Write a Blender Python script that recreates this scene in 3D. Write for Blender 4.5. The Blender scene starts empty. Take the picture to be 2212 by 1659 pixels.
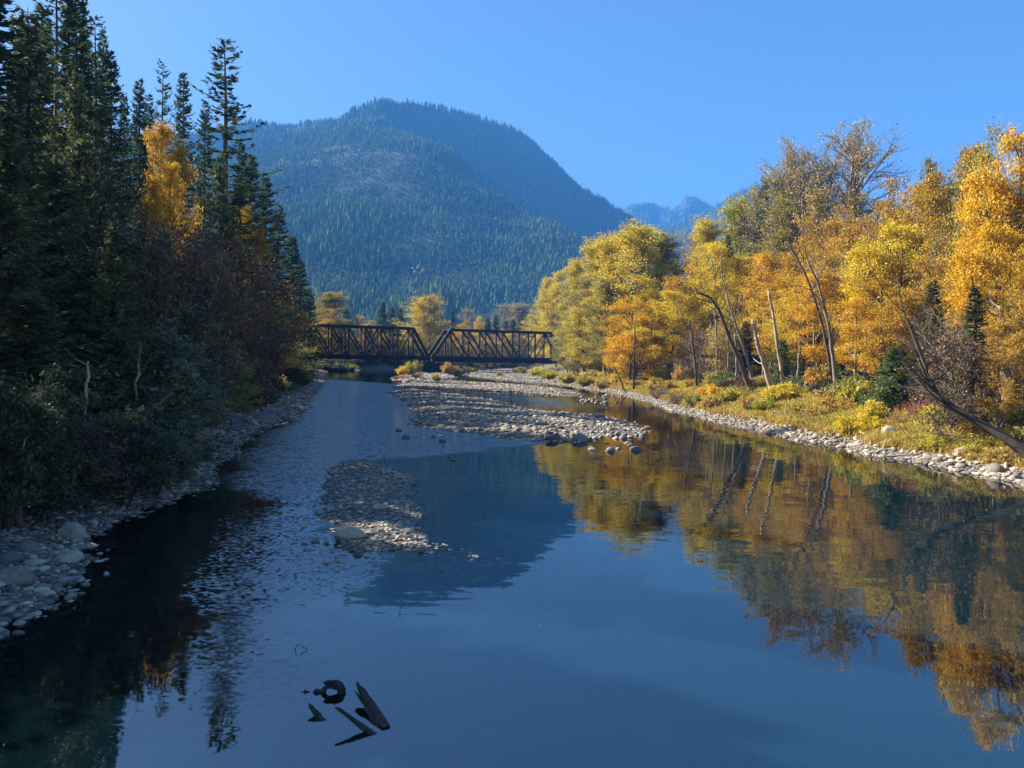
import bpy, math, random
import numpy as np
from mathutils import Vector, Matrix

scene = bpy.context.scene
COL = scene.collection
R = math.radians
# ------------------------------------------------------------------ camera
H_CAM, PITCH, ROLL, FPX = 6.5, 2.13, 1.1, 1671.0
cam_d = bpy.data.cameras.new("camera")
cam = bpy.data.objects.new("camera", cam_d)
COL.objects.link(cam)
cam_d.sensor_width = 36.0
cam_d.lens = 36.0 * FPX / 2212.0
cam_d.clip_start = 0.1
cam_d.clip_end = 30000.0
CROT = Matrix.Rotation(R(90 - PITCH), 3, 'X') @ Matrix.Rotation(R(ROLL), 3, 'Z')
cam.matrix_world = Matrix.Translation((0, 0, H_CAM)) @ CROT.to_4x4()
scene.camera = cam
# ------------------------------------------------------------------ light
SUN_AZ = -64.0      # degrees from +Y, negative = to the left
SUN_EL = 33.0
sdir = Vector((math.sin(R(SUN_AZ)) * math.cos(R(SUN_EL)), math.cos(R(SUN_AZ)) * math.cos(R(SUN_EL)), math.sin(R(SUN_EL))))
sun_d = bpy.data.lights.new("sun", 'SUN')
sun_d.energy = 5.0
sun_d.angle = R(0.53)
sun_d.color = (1.0, 0.89, 0.72)
sun = bpy.data.objects.new("sun", sun_d)
COL.objects.link(sun)
sun.rotation_euler = sdir.to_track_quat('Z', 'Y').to_euler()
world = bpy.data.worlds.new("World")
scene.world = world
world.use_nodes = True
wn = world.node_tree
bg = wn.nodes["Background"]
sky = wn.nodes.new("ShaderNodeTexSky")
sky.sky_type = 'NISHITA'
sky.sun_disc = False
sky.sun_elevation = R(SUN_EL)
sky.sun_rotation = R(SUN_AZ)
sky.altitude = 200
sky.air_density = 1.0
sky.dust_density = 0.7
sky.ozone_density = 3.0
hs = wn.nodes.new("ShaderNodeHueSaturation")
hs.inputs['Saturation'].default_value = 1.15
hs.inputs['Value'].default_value = 0.82
wn.links.new(sky.outputs[0], hs.inputs['Color'])
wn.links.new(hs.outputs[0], bg.inputs[0])
bg.inputs[1].default_value = 0.05
scene.view_settings.view_transform = 'Standard'
scene.view_settings.look = 'None'
scene.view_settings.exposure = 2.05
scene.view_settings.gamma = 1.0
scene.view_settings.use_curve_mapping = False
cy = scene.cycles
cy.use_denoising = True
cy.max_bounces = 6
cy.diffuse_bounces = 3
cy.glossy_bounces = 3
cy.transparent_max_bounces = 8
cy.volume_bounces = 0
cy.sample_clamp_indirect = 6.0
cy.caustics_reflective = False
cy.caustics_refractive = False

rng = np.random.default_rng(7)

# ------------------------------------------------------------------ geometry helpers
CR = np.array([list(r) for r in CROT])
def ray(u, v):
    d = CR @ np.array([(u - 1106.0) / FPX, -(v - 829.5) / FPX, -1.0])
    return d
def G(u, v, z=0.0):
    d = ray(u, v); t = (z - H_CAM) / d[2]
    return np.array([d[0] * t, d[1] * t, z])
def PT(u, v, Y):
    d = ray(u, v); t = Y / d[1]
    return np.array([d[0] * t, Y, H_CAM + d[2] * t])

def hash2(ix, iy, seed):
    n = (ix.astype(np.int64) * 374761393 + iy.astype(np.int64) * 668265263 + seed * 974634777) & 0x7fffffff
    n = (n ^ (n >> 13)) * 1274126177 & 0x7fffffff
    return ((n ^ (n >> 16)) & 0xffff) / 65535.0
def vnoise(x, y, seed=0):
    x = np.asarray(x, float); y = np.asarray(y, float)
    ix = np.floor(x); iy = np.floor(y); fx = x - ix; fy = y - iy
    fx = fx * fx * (3 - 2 * fx); fy = fy * fy * (3 - 2 * fy)
    a = hash2(ix, iy, seed); b = hash2(ix + 1, iy, seed); c = hash2(ix, iy + 1, seed); d = hash2(ix + 1, iy + 1, seed)
    return (a + (b - a) * fx + (c - a) * fy + (a - b - c + d) * fx * fy) * 2 - 1
def fbm(x, y, seed=0, o=4):
    s = 0; a = 1.0; t = 0
    for i in range(o):
        s = s + a * vnoise(x * 2 ** i, y * 2 ** i, seed + i * 17); t += a; a *= 0.5
    return s / t
def sdist(x, y, poly):
    """signed distance to polygon, positive inside"""
    x = np.asarray(x, float); y = np.asarray(y, float)
    d2 = np.full(x.shape, 1e18); inside = np.zeros(x.shape, bool)
    n = len(poly)
    for i in range(n):
        ax, ay = poly[i][:2]; bx, by = poly[(i + 1) % n][:2]
        ex, ey = bx - ax, by - ay
        wx, wy = x - ax, y - ay
        t = np.clip((wx * ex + wy * ey) / (ex * ex + ey * ey + 1e-9), 0, 1)
        d2 = np.minimum(d2, (wx - ex * t) ** 2 + (wy - ey * t) ** 2)
        c = ((ay > y) != (by > y)) & (x < (bx - ax) * (y - ay) / ((by - ay) if by != ay else 1e-9) + ax)
        inside ^= c
    d = np.sqrt(d2)
    return np.where(inside, d, -d)
def GP(pts): return [G(u, v)[:2] for u, v in pts]

# river banks (points on the photograph's water line, put on the water plane)
LE = GP([(0, 1371), (54, 1350), (112, 1309), (150, 1240), (204, 1188), (233, 1134), (292, 1113), (340, 1096), (417, 1071), (455, 1045), (467, 1002), (500, 962),
         (540, 932), (583, 918), (627, 905), (655, 885), (668, 858), (690, 835), (697, 815)])
LE = [(-13.5, -60), (-12.0, 5)] + [tuple(p) for p in LE] + [(-63, 262), (-52, 286), (-30, 296), (-16, 312), (-20, 350), (-70, 400), (-150, 460)]
RE = GP([(2212, 1047), (2127, 1027), (2063, 1014), (1998, 1003), (1917, 988), (1853, 977), (1801, 961), (1736, 951), (1672, 936), (1594, 919), (1498, 899), (1433, 880),
         (1383, 862), (1340, 852), (1286, 843), (1215, 831)])
RE = [(40, -60), (34, 25)] + [tuple(p) for p in RE] + [(11, 215), (11, 260), (9, 300), (6, 340), (-10, 380), (-100, 460), (-200, 520)]
LEx = np.array([p[0] for p in LE]); LEy = np.array([p[1] for p in LE])
REx = np.array([p[0] for p in RE]); REy = np.array([p[1] for p in RE])
assert np.all(np.diff(LEy) > 0), LEy
assert np.all(np.diff(REy) > 0), REy
xl = lambda y: np.interp(y, LEy, LEx)
xr = lambda y: np.interp(y, REy, REx)

BAR_MAIN = GP([(841, 848), (889, 872), (900, 898), (889, 920), (943, 927), (1027, 934), (1071, 944), (1130, 950), (1180, 953), (1253, 955), (1308, 938), (1381, 938), (1399, 926),
               (1355, 912), (1308, 902), (1217, 894), (1150, 886), (1100, 872), (1053, 862), (962, 850), (889, 843)])
BAR_BACK = GP([(850, 838), (880, 828), (943, 823), (1035, 827), (1144, 834), (1215, 841), (1257, 851), (1240, 856), (1180, 852), (1071, 846), (962, 842)])
BAR_NEAR = GP([(700, 1108), (705, 1060), (717, 1011), (743, 998), (809, 996), (838, 1011), (878, 1029), (885, 1055), (885, 1091), (900, 1113), (903, 1138), (925, 1164),
               (945, 1188), (907, 1192), (852, 1188), (779, 1191), (728, 1173), (730, 1131)])
BAR_SUBM = GP([(880, 1165), (960, 1172), (1080, 1195), (1140, 1215), (1060, 1232), (960, 1212), (890, 1196)])
BAR_FAR = GP([(1000, 811), (1030, 802), (1080, 799), (1130, 799), (1200, 806), (1240, 834), (1195, 830), (1112, 823), (1055, 817)])
PIER_ISLE = GP([(845, 818), (870, 812), (900, 808), (960, 808), (985, 815), (960, 823), (905, 825), (860, 824)])
RIFF_PTS = GP([(521, 1342), (583, 1345), (590, 1400), (640, 1450), (640, 1490), (560, 1440), (525, 1400)])
BACK_ISLE = [(-47, 288), (-30, 275), (-18, 278), (-14, 300), (-30, 330), (-60, 345), (-62, 320)]

def gz(x, y):
    x = np.asarray(x, float); y = np.asarray(y, float)
    jn = fbm(x * 0.35, y * 0.35, 3, 3) * np.interp(y, [0, 60, 300], [0.5, 0.9, 2.0])
    dl = x - xl(y) + jn; dr = xr(y) - x + jn
    d = np.minimum(dl, dr)
    # bed
    pool = np.clip(1 - (y - 20) / 45.0, 0, 1)
    dep = 0.55 + 1.4 * pool * np.clip((x + 4) / 6, 0, 1) + 0.7 * np.clip((20 - y) / 14, 0, 1) * np.clip((x + 6) / 5, 0.1, 1)
    dep = dep + 0.15 * fbm(x * 0.15, y * 0.15, 9, 3)
    bed = -dep * (1 - np.exp(-np.maximum(d, 0) / 3.0)) + 0.05 * fbm(x * 1.3, y * 1.3, 5, 3)
    fl = np.clip((290 - y) / 40.0, 0, 1)
    el = np.maximum(-dl, 0); er = np.maximum(-dr, 0)
    bl = np.interp(el, [0, 4, 7, 15, 30, 80, 300, 900], [0, 0.8, 1.9, 4.5, 9, 26, 80, 260]) * fl + (1 - fl) * np.interp(el, [0, 3, 10, 400], [0, 1.5, 2.5, 8])
    br = np.interp(er, [0, 2.5, 8, 16, 40, 200, 600, 1500], [0, 0.75, 2.2, 3.2, 4.2, 8, 40, 260])
    bank = np.where(dl < dr, bl, br) + np.where(d < 0, 1, 0) * (0.12 * fbm(x * 0.5, y * 0.5, 21, 3) + 0.5 * fbm(x * 0.08, y * 0.08, 22, 2) * np.clip(-d / 8, 0, 1))
    z = np.where(d >= 0, bed, bank)
    nn = 0.06 * fbm(x * 0.9, y * 0.9, 41, 3)
    for poly, top, sl in ((BAR_MAIN, 0.45, 0.14), (BAR_BACK, 0.28, 0.12), (BAR_NEAR, 0.28, 0.16), (BAR_FAR, 0.6, 0.2), (PIER_ISLE, 0.4, 0.2)):
        sd = sdist(x, y, poly) + 0.5 * vnoise(x * 0.7, y * 0.7, 55) * np.interp(y, [0, 30, 100], [0.3, 0.5, 1.0])
        zb = np.minimum(top, sl * sd) + nn
        z = np.where((d > -2) & (sd > -6), np.maximum(z, zb), z)
    sd = sdist(x, y, BAR_SUBM)
    z = np.where(sd > -4, np.maximum(z, -0.07 + np.minimum(0.04, 0.15 * sd) + nn * 0.6), z)
    sd = sdist(x, y, RIFF_PTS)
    z = np.where(sd > -3, np.maximum(z, -0.1 + np.minimum(0.05, 0.12 * sd)), z)
    return z
def gz1(x, y): return float(gz(np.array([x]), np.array([y]))[0])
def HIT(u, v):
    d = ray(u, v)
    t = np.linspace(8, 420, 1600)
    X = d[0] * t; Y = d[1] * t; Z = H_CAM + d[2] * t
    g = np.maximum(gz(X, Y), 0)
    k = np.argmax(Z <= g)
    if Z[k] > g[k]: k = len(t) - 1
    return np.array([X[k], Y[k], g[k]])

# ------------------------------------------------------------------ object helpers
def link(o, parent=None):
    COL.objects.link(o)
    if parent is not None: o.parent = parent
    return o
def tag(o, label=None, cat=None, group=None, kind=None):
    if label: o["label"] = label
    if cat: o["category"] = cat
    if group: o["group"] = group
    if kind: o["kind"] = kind
    return o
def mesh_np(name, V, F, mat=None, smooth=True, fsize=None):
    """V (n,3); F (m,k) array or list of arrays with different k"""
    me = bpy.data.meshes.new(name)
    Fs = F if isinstance(F, list) else [F]
    Fs = [np.asarray(f, np.int32) for f in Fs if len(f)]
    V = np.asarray(V, np.float32)
    me.vertices.add(len(V)); me.vertices.foreach_set("co", V.ravel())
    loops = np.concatenate([f.ravel() for f in Fs])
    tot = np.concatenate([np.full(len(f), f.shape[1], np.int32) for f in Fs])
    start = np.concatenate([[0], np.cumsum(tot)[:-1]]).astype(np.int32)
    me.loops.add(len(loops)); me.loops.foreach_set("vertex_index", loops)
    me.polygons.add(len(tot)); me.polygons.foreach_set("loop_start", start); me.polygons.foreach_set("loop_total", tot)
    me.polygons.foreach_set("use_smooth", np.full(len(tot), smooth, bool))
    me.update(calc_edges=True)
    me.validate()
    if mat: me.materials.append(mat)
    return me
class MB:
    def __init__(s): s.V = []; s.T = []; s.Q = []; s.n = 0
    def add(s, V, F):
        V = np.asarray(V, float); F = np.asarray(F, int) + s.n
        s.V.append(V); s.n += len(V)
        (s.T if F.shape[1] == 3 else s.Q).append(F)
    def tube(s, P, r, sides=5, cap=True):
        P = np.asarray(P, float); k = len(P)
        r = np.full(k, r) if np.isscalar(r) else np.asarray(r, float)
        T = np.gradient(P, axis=0); T /= np.linalg.norm(T, axis=1)[:, None] + 1e-9
        ref = np.array([0, 0, 1.0]) if abs(T[0][2]) < 0.9 else np.array([1.0, 0, 0])
        A = np.cross(T, ref); A /= np.linalg.norm(A, axis=1)[:, None] + 1e-9
        B = np.cross(T, A)
        a = np.arange(sides) * 2 * math.pi / sides
        V = P[:, None, :] + r[:, None, None] * (np.cos(a)[None, :, None] * A[:, None, :] + np.sin(a)[None, :, None] * B[:, None, :])
        V = V.reshape(-1, 3)
        i = np.arange(k - 1)[:, None] * sides; j = np.arange(sides)[None, :]; j2 = (j + 1) % sides
        F = np.stack([i + j, i + j2, i + sides + j2, i + sides + j], -1).reshape(-1, 4)
        s.add(V, F)
        if cap:
            base = s.n - len(V)
            for o in (0, (k - 1) * sides):
                c = V[o:o + sides].mean(0)
                s.V.append(c[None]); ci = s.n; s.n += 1
                s.T.append(np.array([[base + o + q, base + o + (q + 1) % sides, ci] for q in range(sides)]))
    def box(s, a, b, w, h, up=(0, 0, 1)):
        """beam from a to b"""
        a = np.asarray(a, float); b = np.asarray(b, float); d = b - a; L = np.linalg.norm(d); d = d / L
        up = np.asarray(up, float)
        if abs(d @ up) > 0.98: up = np.array([BX[0], BX[1], 0.0]) if 'BX' in globals() else np.array([1.0, 0, 0])
        sx = np.cross(d, up); sx /= np.linalg.norm(sx); sy = np.cross(sx, d)
        V = [p + i * sx * w / 2 + j * sy * h / 2 for p in (a, b) for i, j in ((-1, -1), (1, -1), (1, 1), (-1, 1))]
        s.add(V, [[0, 3, 2, 1], [4, 5, 6, 7], [0, 1, 5, 4], [1, 2, 6, 5], [2, 3, 7, 6], [3, 0, 4, 7]])
    def mesh(s, name, mat=None, smooth=False):
        V = np.concatenate(s.V)
        F = []
        if s.T: F.append(np.concatenate(s.T))
        if s.Q: F.append(np.concatenate(s.Q))
        return mesh_np(name, V, F, mat, smooth)
    def obj(s, name, mat=None, parent=None, smooth=False):
        return link(bpy.data.objects.new(name, s.mesh(name, mat, smooth)), parent)

# ------------------------------------------------------------------ materials
def newmat(name):
    m = bpy.data.materials.new(name); m.use_nodes = True
    nt = m.node_tree; nt.nodes.clear()
    out = nt.nodes.new("ShaderNodeOutputMaterial")
    return m, nt, out
def ramp(nt, fac, stops):
    r = nt.nodes.new("ShaderNodeValToRGB")
    e = r.color_ramp.elements
    while len(e) > 1: e.remove(e[-1])
    e[0].position = stops[0][0]; e[0].color = (*stops[0][1], 1)
    for p, c in stops[1:]:
        q = e.new(p); q.color = (*c, 1)
    nt.links.new(fac, r.inputs[0])
    return r.outputs[0]
def noise(nt, scale, detail=4, vec=None, rough=0.55, dist=0.0):
    n = nt.nodes.new("ShaderNodeTexNoise"); n.inputs['Scale'].default_value = scale
    n.inputs['Detail'].default_value = detail; n.inputs['Roughness'].default_value = rough; n.inputs['Distortion'].default_value = dist
    if vec is not None: nt.links.new(vec, n.inputs['Vector'])
    return n.outputs[0]
def mixc(nt, fac, a, b, mode='MIX'):
    m = nt.nodes.new("ShaderNodeMix"); m.data_type = 'RGBA'; m.blend_type = mode
    for s, v in ((m.inputs[0], fac), (m.inputs[6], a), (m.inputs[7], b)):
        if hasattr(v, 'is_linked') or hasattr(v, 'node'): nt.links.new(v, s)
        elif isinstance(v, (int, float)): s.default_value = v
        else: s.default_value = (*v, 1)
    return m.outputs[2]
def mathn(nt, op, a, b=None):
    m = nt.nodes.new("ShaderNodeMath"); m.operation = op
    for i, v in enumerate((a, b)):
        if v is None: continue
        if isinstance(v, (int, float)): m.inputs[i].default_value = v
        else: nt.links.new(v, m.inputs[i])
    return m.outputs[0]
def leafmat(name, cols, trans=0.4, gloss=0.02):
    """cols: list of colours picked per leaf; a slow noise adds clump-scale variation"""
    m, nt, out = newmat(name)
    geo = nt.nodes.new("ShaderNodeNewGeometry")
    tc = nt.nodes.new("ShaderNodeTexCoord")
    oi = nt.nodes.new("ShaderNodeObjectInfo")
    sm = nt.nodes.new("ShaderNodeVectorMath"); sm.operation = 'ADD'
    nt.links.new(tc.outputs['Object'], sm.inputs[0]); nt.links.new(oi.outputs['Location'], sm.inputs[1])
    n = noise(nt, 0.45, 2, sm.outputs[0])
    f = mathn(nt, 'ADD', mathn(nt, 'MULTIPLY', geo.outputs['Random Per Island'], 0.5), mathn(nt, 'SUBTRACT', mathn(nt, 'MULTIPLY', n, 1.5), 0.45))
    k = len(cols)
    c = ramp(nt, f, [(i / (k - 1) * 0.9 + 0.05, col) for i, col in enumerate(cols)])
    d = nt.nodes.new("ShaderNodeBsdfDiffuse"); t = nt.nodes.new("ShaderNodeBsdfTranslucent")
    nt.links.new(c, d.inputs[0]); nt.links.new(c, t.inputs[0])
    mx = nt.nodes.new("ShaderNodeMixShader"); mx.inputs[0].default_value = trans
    nt.links.new(d.outputs[0], mx.inputs[1]); nt.links.new(t.outputs[0], mx.inputs[2])
    gl = nt.nodes.new("ShaderNodeBsdfGlossy"); gl.inputs['Roughness'].default_value = 0.5; gl.inputs[0].default_value = (1, 1, 1, 1)
    m2 = nt.nodes.new("ShaderNodeMixShader"); m2.inputs[0].default_value = gloss
    nt.links.new(mx.outputs[0], m2.inputs[1]); nt.links.new(gl.outputs[0], m2.inputs[2])
    nt.links.new(m2.outputs[0], out.inputs[0])
    return m
def solid(name, stops, scale=3.0, rough=0.85, bump=0.0, bscale=None, stretch=None, metallic=0.0, island=False):
    m, nt, out = newmat(name)
    tc = nt.nodes.new("ShaderNodeTexCoord"); vec = tc.outputs['Object']
    if stretch:
        mp = nt.nodes.new("ShaderNodeMapping"); mp.inputs['Scale'].default_value = stretch
        nt.links.new(vec, mp.inputs[0]); vec = mp.outputs[0]
    n = noise(nt, scale, 5, vec)
    if island:
        geo = nt.nodes.new("ShaderNodeNewGeometry")
        oi = nt.nodes.new("ShaderNodeObjectInfo")
        rr = mathn(nt, 'FRACT', mathn(nt, 'ADD', geo.outputs['Random Per Island'], oi.outputs['Random']))
        n2 = mathn(nt, 'ADD', mathn(nt, 'MULTIPLY', n, 0.5), mathn(nt, 'MULTIPLY', rr, 0.55))
        c = ramp(nt, n2, stops)
    else:
        c = ramp(nt, n, stops)
    p = nt.nodes.new("ShaderNodeBsdfPrincipled")
    p.inputs['Roughness'].default_value = rough; p.inputs['Metallic'].default_value = metallic
    nt.links.new(c, p.inputs['Base Color'])
    if bump:
        b = nt.nodes.new("ShaderNodeBump"); b.inputs['Strength'].default_value = 1.0; b.inputs['Distance'].default_value = bump
        nt.links.new(noise(nt, bscale or scale * 3, 5, vec), b.inputs['Height']); nt.links.new(b.outputs[0], p.inputs['Normal'])
    nt.links.new(p.outputs[0], out.inputs[0])
    return m

M = {}
M['gold'] = leafmat('gold_leaves', [(0.36, 0.19, 0.012), (0.62, 0.35, 0.012), (0.76, 0.48, 0.02), (0.56, 0.43, 0.04)])
M['yellow'] = leafmat('yellow_leaves', [(0.36, 0.28, 0.02), (0.60, 0.45, 0.02), (0.74, 0.56, 0.035), (0.42, 0.40, 0.04)])
M['orange'] = leafmat('orange_leaves', [(0.26, 0.15, 0.02), (0.46, 0.26, 0.02), (0.60, 0.37, 0.03), (0.42, 0.33, 0.05)])
M['rust'] = leafmat('rust_leaves', [(0.20, 0.13, 0.03), (0.38, 0.23, 0.04), (0.54, 0.32, 0.04), (0.40, 0.32, 0.06)])
M['tan'] = leafmat('tan_leaves', [(0.24, 0.17, 0.06), (0.40, 0.28, 0.09), (0.52, 0.37, 0.09), (0.34, 0.30, 0.08)])
M['cotton'] = leafmat('cottonwood_leaves', [(0.30, 0.26, 0.03), (0.54, 0.44, 0.045), (0.72, 0.56, 0.05), (0.46, 0.43, 0.06)])
M['olive'] = leafmat('olive_leaves', [(0.13, 0.14, 0.04), (0.24, 0.23, 0.06), (0.36, 0.31, 0.07), (0.46, 0.38, 0.08)])
M['mixed'] = leafmat('turning_leaves', [(0.08, 0.11, 0.025), (0.32, 0.24, 0.04), (0.55, 0.32, 0.03), (0.22, 0.22, 0.04)])
M['lime'] = leafmat('lime_leaves', [(0.16, 0.20, 0.03), (0.30, 0.32, 0.04), (0.48, 0.42, 0.04), (0.60, 0.50, 0.05)])
M['green'] = leafmat('green_leaves', [(0.04, 0.08, 0.02), (0.07, 0.13, 0.03), (0.11, 0.17, 0.04), (0.16, 0.20, 0.05)])
M['pale'] = leafmat('pale_leaves', [(0.10, 0.13, 0.07), (0.17, 0.20, 0.11), (0.24, 0.26, 0.16), (0.12, 0.14, 0.06)])
M['fir'] = leafmat('fir_needles', [(0.025, 0.055, 0.024), (0.045, 0.090, 0.040), (0.075, 0.125, 0.050), (0.12, 0.15, 0.06)], trans=0.25)
M['cedar'] = leafmat('cedar_fronds', [(0.04, 0.07, 0.03), (0.075, 0.115, 0.045), (0.12, 0.15, 0.06), (0.20, 0.18, 0.07)], trans=0.3)
M['shade'] = leafmat('shade_darkened_leaves', [(0.025, 0.045, 0.025), (0.045, 0.075, 0.040), (0.075, 0.10, 0.055), (0.11, 0.13, 0.075)], trans=0.25)  # leaf colour darkened to stand for the lack of sun on these bushes
M['twig'] = leafmat('brown_twigs', [(0.07, 0.05, 0.04), (0.12, 0.085, 0.065), (0.18, 0.12, 0.08), (0.22, 0.11, 0.05)], trans=0.2)
M['redbush'] = leafmat('red_leaves', [(0.16, 0.03, 0.015), (0.32, 0.07, 0.02), (0.42, 0.14, 0.04), (0.25, 0.12, 0.05)])
M['bark'] = solid('brown_bark', [(0.25, (0.05, 0.035, 0.025)), (0.6, (0.12, 0.09, 0.065)), (0.8, (0.18, 0.14, 0.10))], 2.2, bump=0.02, bscale=9, stretch=(2, 2, 0.4))
M['darkbark'] = solid('shade_darkened_bark', [(0.25, (0.015, 0.012, 0.009)), (0.6, (0.035, 0.028, 0.018)), (0.8, (0.06, 0.05, 0.03))], 2.2, bump=0.02, bscale=9, stretch=(2, 2, 0.4))  # tone lowered to put shadow on the trunks into the bark colour
M['greybark'] = solid('grey_bark', [(0.25, (0.12, 0.10, 0.08)), (0.55, (0.24, 0.20, 0.16)), (0.8, (0.34, 0.30, 0.25))], 2.0, bump=0.02, bscale=9, stretch=(2, 2, 0.4))
M['palebark'] = solid('pale_bark', [(0.35, (0.10, 0.075, 0.055)), (0.48, (0.38, 0.30, 0.22)), (0.8, (0.58, 0.50, 0.40))], 1.6, bump=0.02, bscale=9, stretch=(1.5, 1.5, 0.5))
M['drift'] = solid('weathered_wood', [(0.3, (0.012, 0.011, 0.01)), (0.55, (0.045, 0.04, 0.034)), (0.8, (0.15, 0.13, 0.11))], 7, bump=0.02, bscale=18, stretch=(3, 3, 0.7))
M['driftpale'] = solid('bleached_driftwood', [(0.3, (0.25, 0.20, 0.15)), (0.6, (0.45, 0.39, 0.31)), (0.8, (0.55, 0.5, 0.42))], 5, bump=0.01, stretch=(3, 3, 0.7))
M['stone'] = solid('river_stone', [(0.12, (0.06, 0.055, 0.048)), (0.4, (0.17, 0.15, 0.13)), (0.62, (0.32, 0.28, 0.225)), (0.8, (0.52, 0.45, 0.35)), (0.95, (0.26, 0.19, 0.13))], 5, rough=0.8, bump=0.01, bscale=14, island=True)
M['steel'] = solid('rusty_dark_steel', [(0.3, (0.006, 0.005, 0.005)), (0.55, (0.014, 0.009, 0.008)), (0.75, (0.04, 0.02, 0.014))], 0.8, rough=0.9, bump=0.01, bscale=6)
M['tie'] = solid('timber_tie', [(0.3, (0.03, 0.024, 0.02)), (0.7, (0.09, 0.07, 0.055))], 3)
M['pier'] = solid('dark_pier_concrete', [(0.3, (0.008, 0.008, 0.008)), (0.55, (0.02, 0.019, 0.018)), (0.8, (0.05, 0.046, 0.04))], 0.9, bump=0.04, bscale=3)

# ------------------------------------------------------------------ ground sheet
def ground_material():
    m, nt, out = newmat('ground')
    geo = nt.nodes.new("ShaderNodeNewGeometry")
    a1 = nt.nodes.new("ShaderNodeAttribute"); a1.attribute_name = 'gravel'
    pos = geo.outputs['Position']
    vor = nt.nodes.new("ShaderNodeTexVoronoi"); vor.inputs['Scale'].default_value = 5.5; nt.links.new(pos, vor.inputs['Vector'])
    vr = nt.nodes.new("ShaderNodeSeparateColor"); nt.links.new(vor.outputs['Color'], vr.inputs[0])
    stone = ramp(nt, vr.outputs[0], [(0, (0.05, 0.048, 0.042)), (0.35, (0.13, 0.125, 0.115)), (0.7, (0.26, 0.24, 0.21)), (1, (0.38, 0.34, 0.28))])
    n1 = noise(nt, 0.6, 5, pos)
    algae = ramp(nt, n1, [(0.3, (0.035, 0.028, 0.012)), (0.55, (0.11, 0.085, 0.03)), (0.75, (0.17, 0.14, 0.06))])
    dk = ramp(nt, vor.outputs['Distance'], [(0.0, (1, 1, 1)), (0.45, (0.75, 0.75, 0.75)), (0.8, (0.35, 0.35, 0.35))])
    stone = mixc(nt, 1.0, stone, dk, 'MULTIPLY')
    sx = nt.nodes.new("ShaderNodeSeparateXYZ"); nt.links.new(pos, sx.inputs[0])
    wet = nt.nodes.new("ShaderNodeMapRange"); wet.inputs[1].default_value = 0.03; wet.inputs[2].default_value = -0.25; nt.links.new(sx.outputs[2], wet.inputs[0])
    wet2 = mathn(nt, 'MULTIPLY', wet.outputs[0], 0.8)
    stone = mixc(nt, wet2, stone, algae)
    n2 = noise(nt, 0.35, 6, pos)
    soil = ramp(nt, n2, [(0.3, (0.05, 0.04, 0.022)), (0.48, (0.13, 0.10, 0.05)), (0.62, (0.15, 0.13, 0.05)), (0.8, (0.26, 0.20, 0.09))])
    col = mixc(nt, a1.outputs['Fac'], soil, stone)
    p = nt.nodes.new("ShaderNodeBsdfPrincipled"); p.inputs['Roughness'].default_value = 0.85
    nt.links.new(col, p.inputs['Base Color'])
    b = nt.nodes.new("ShaderNodeBump"); b.inputs['Distance'].default_value = 0.06; b.invert = True
    nt.links.new(vor.outputs['Distance'], b.inputs['Height']); nt.links.new(b.outputs[0], p.inputs['Normal'])
    nt.links.new(p.outputs[0], out.inputs[0])
    return m
def grid_faces(nr, nc):
    i = np.arange(nr - 1)[:, None] * nc; j = np.arange(nc - 1)[None, :]
    return np.stack([i + j, i + j + 1, i + nc + j + 1, i + nc + j], -1).reshape(-1, 4)
ys = np.concatenate([np.linspace(-60, 8, 30)[:-1], np.geomspace(8, 460, 420), np.geomspace(480, 5400, 60)])
sx_ = np.linspace(-1, 1, 380); sx_ = np.sign(sx_) * (np.abs(sx_) ** 1.3)
wdt = np.where(ys < 8, 34.0, 24 + ys * 1.25)
cx = (xl(np.clip(ys, -60, 260)) + xr(np.clip(ys, -60, 260))) / 2
XX = cx[:, None] * 0.9 + sx_[None, :] * wdt[:, None]; YY = np.repeat(ys[:, None], len(sx_), 1)
ZZ = gz(XX, YY)
far = np.clip((YY - 380) / 100, 0, 1)
ZZ = ZZ * (1 - far) + far * (2.5 + 1.2 * fbm(XX * 0.01, YY * 0.01, 70, 2))
me = mesh_np('ground', np.stack([XX, YY, ZZ], -1).reshape(-1, 3), grid_faces(*XX.shape), ground_material())
dl_ = XX - xl(YY); dr_ = xr(YY) - XX
grv = np.clip(np.minimum(dl_ + 5.5, dr_ + 2.8) / 1.2 + fbm(XX * 0.4, YY * 0.4, 77, 3), 0, 1) * (YY < 430)
at = me.attributes.new('gravel', 'FLOAT', 'POINT'); at.data.foreach_set('value', grv.ravel().astype(np.float32))
tag(link(bpy.data.objects.new('ground', me)), kind='structure')

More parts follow.
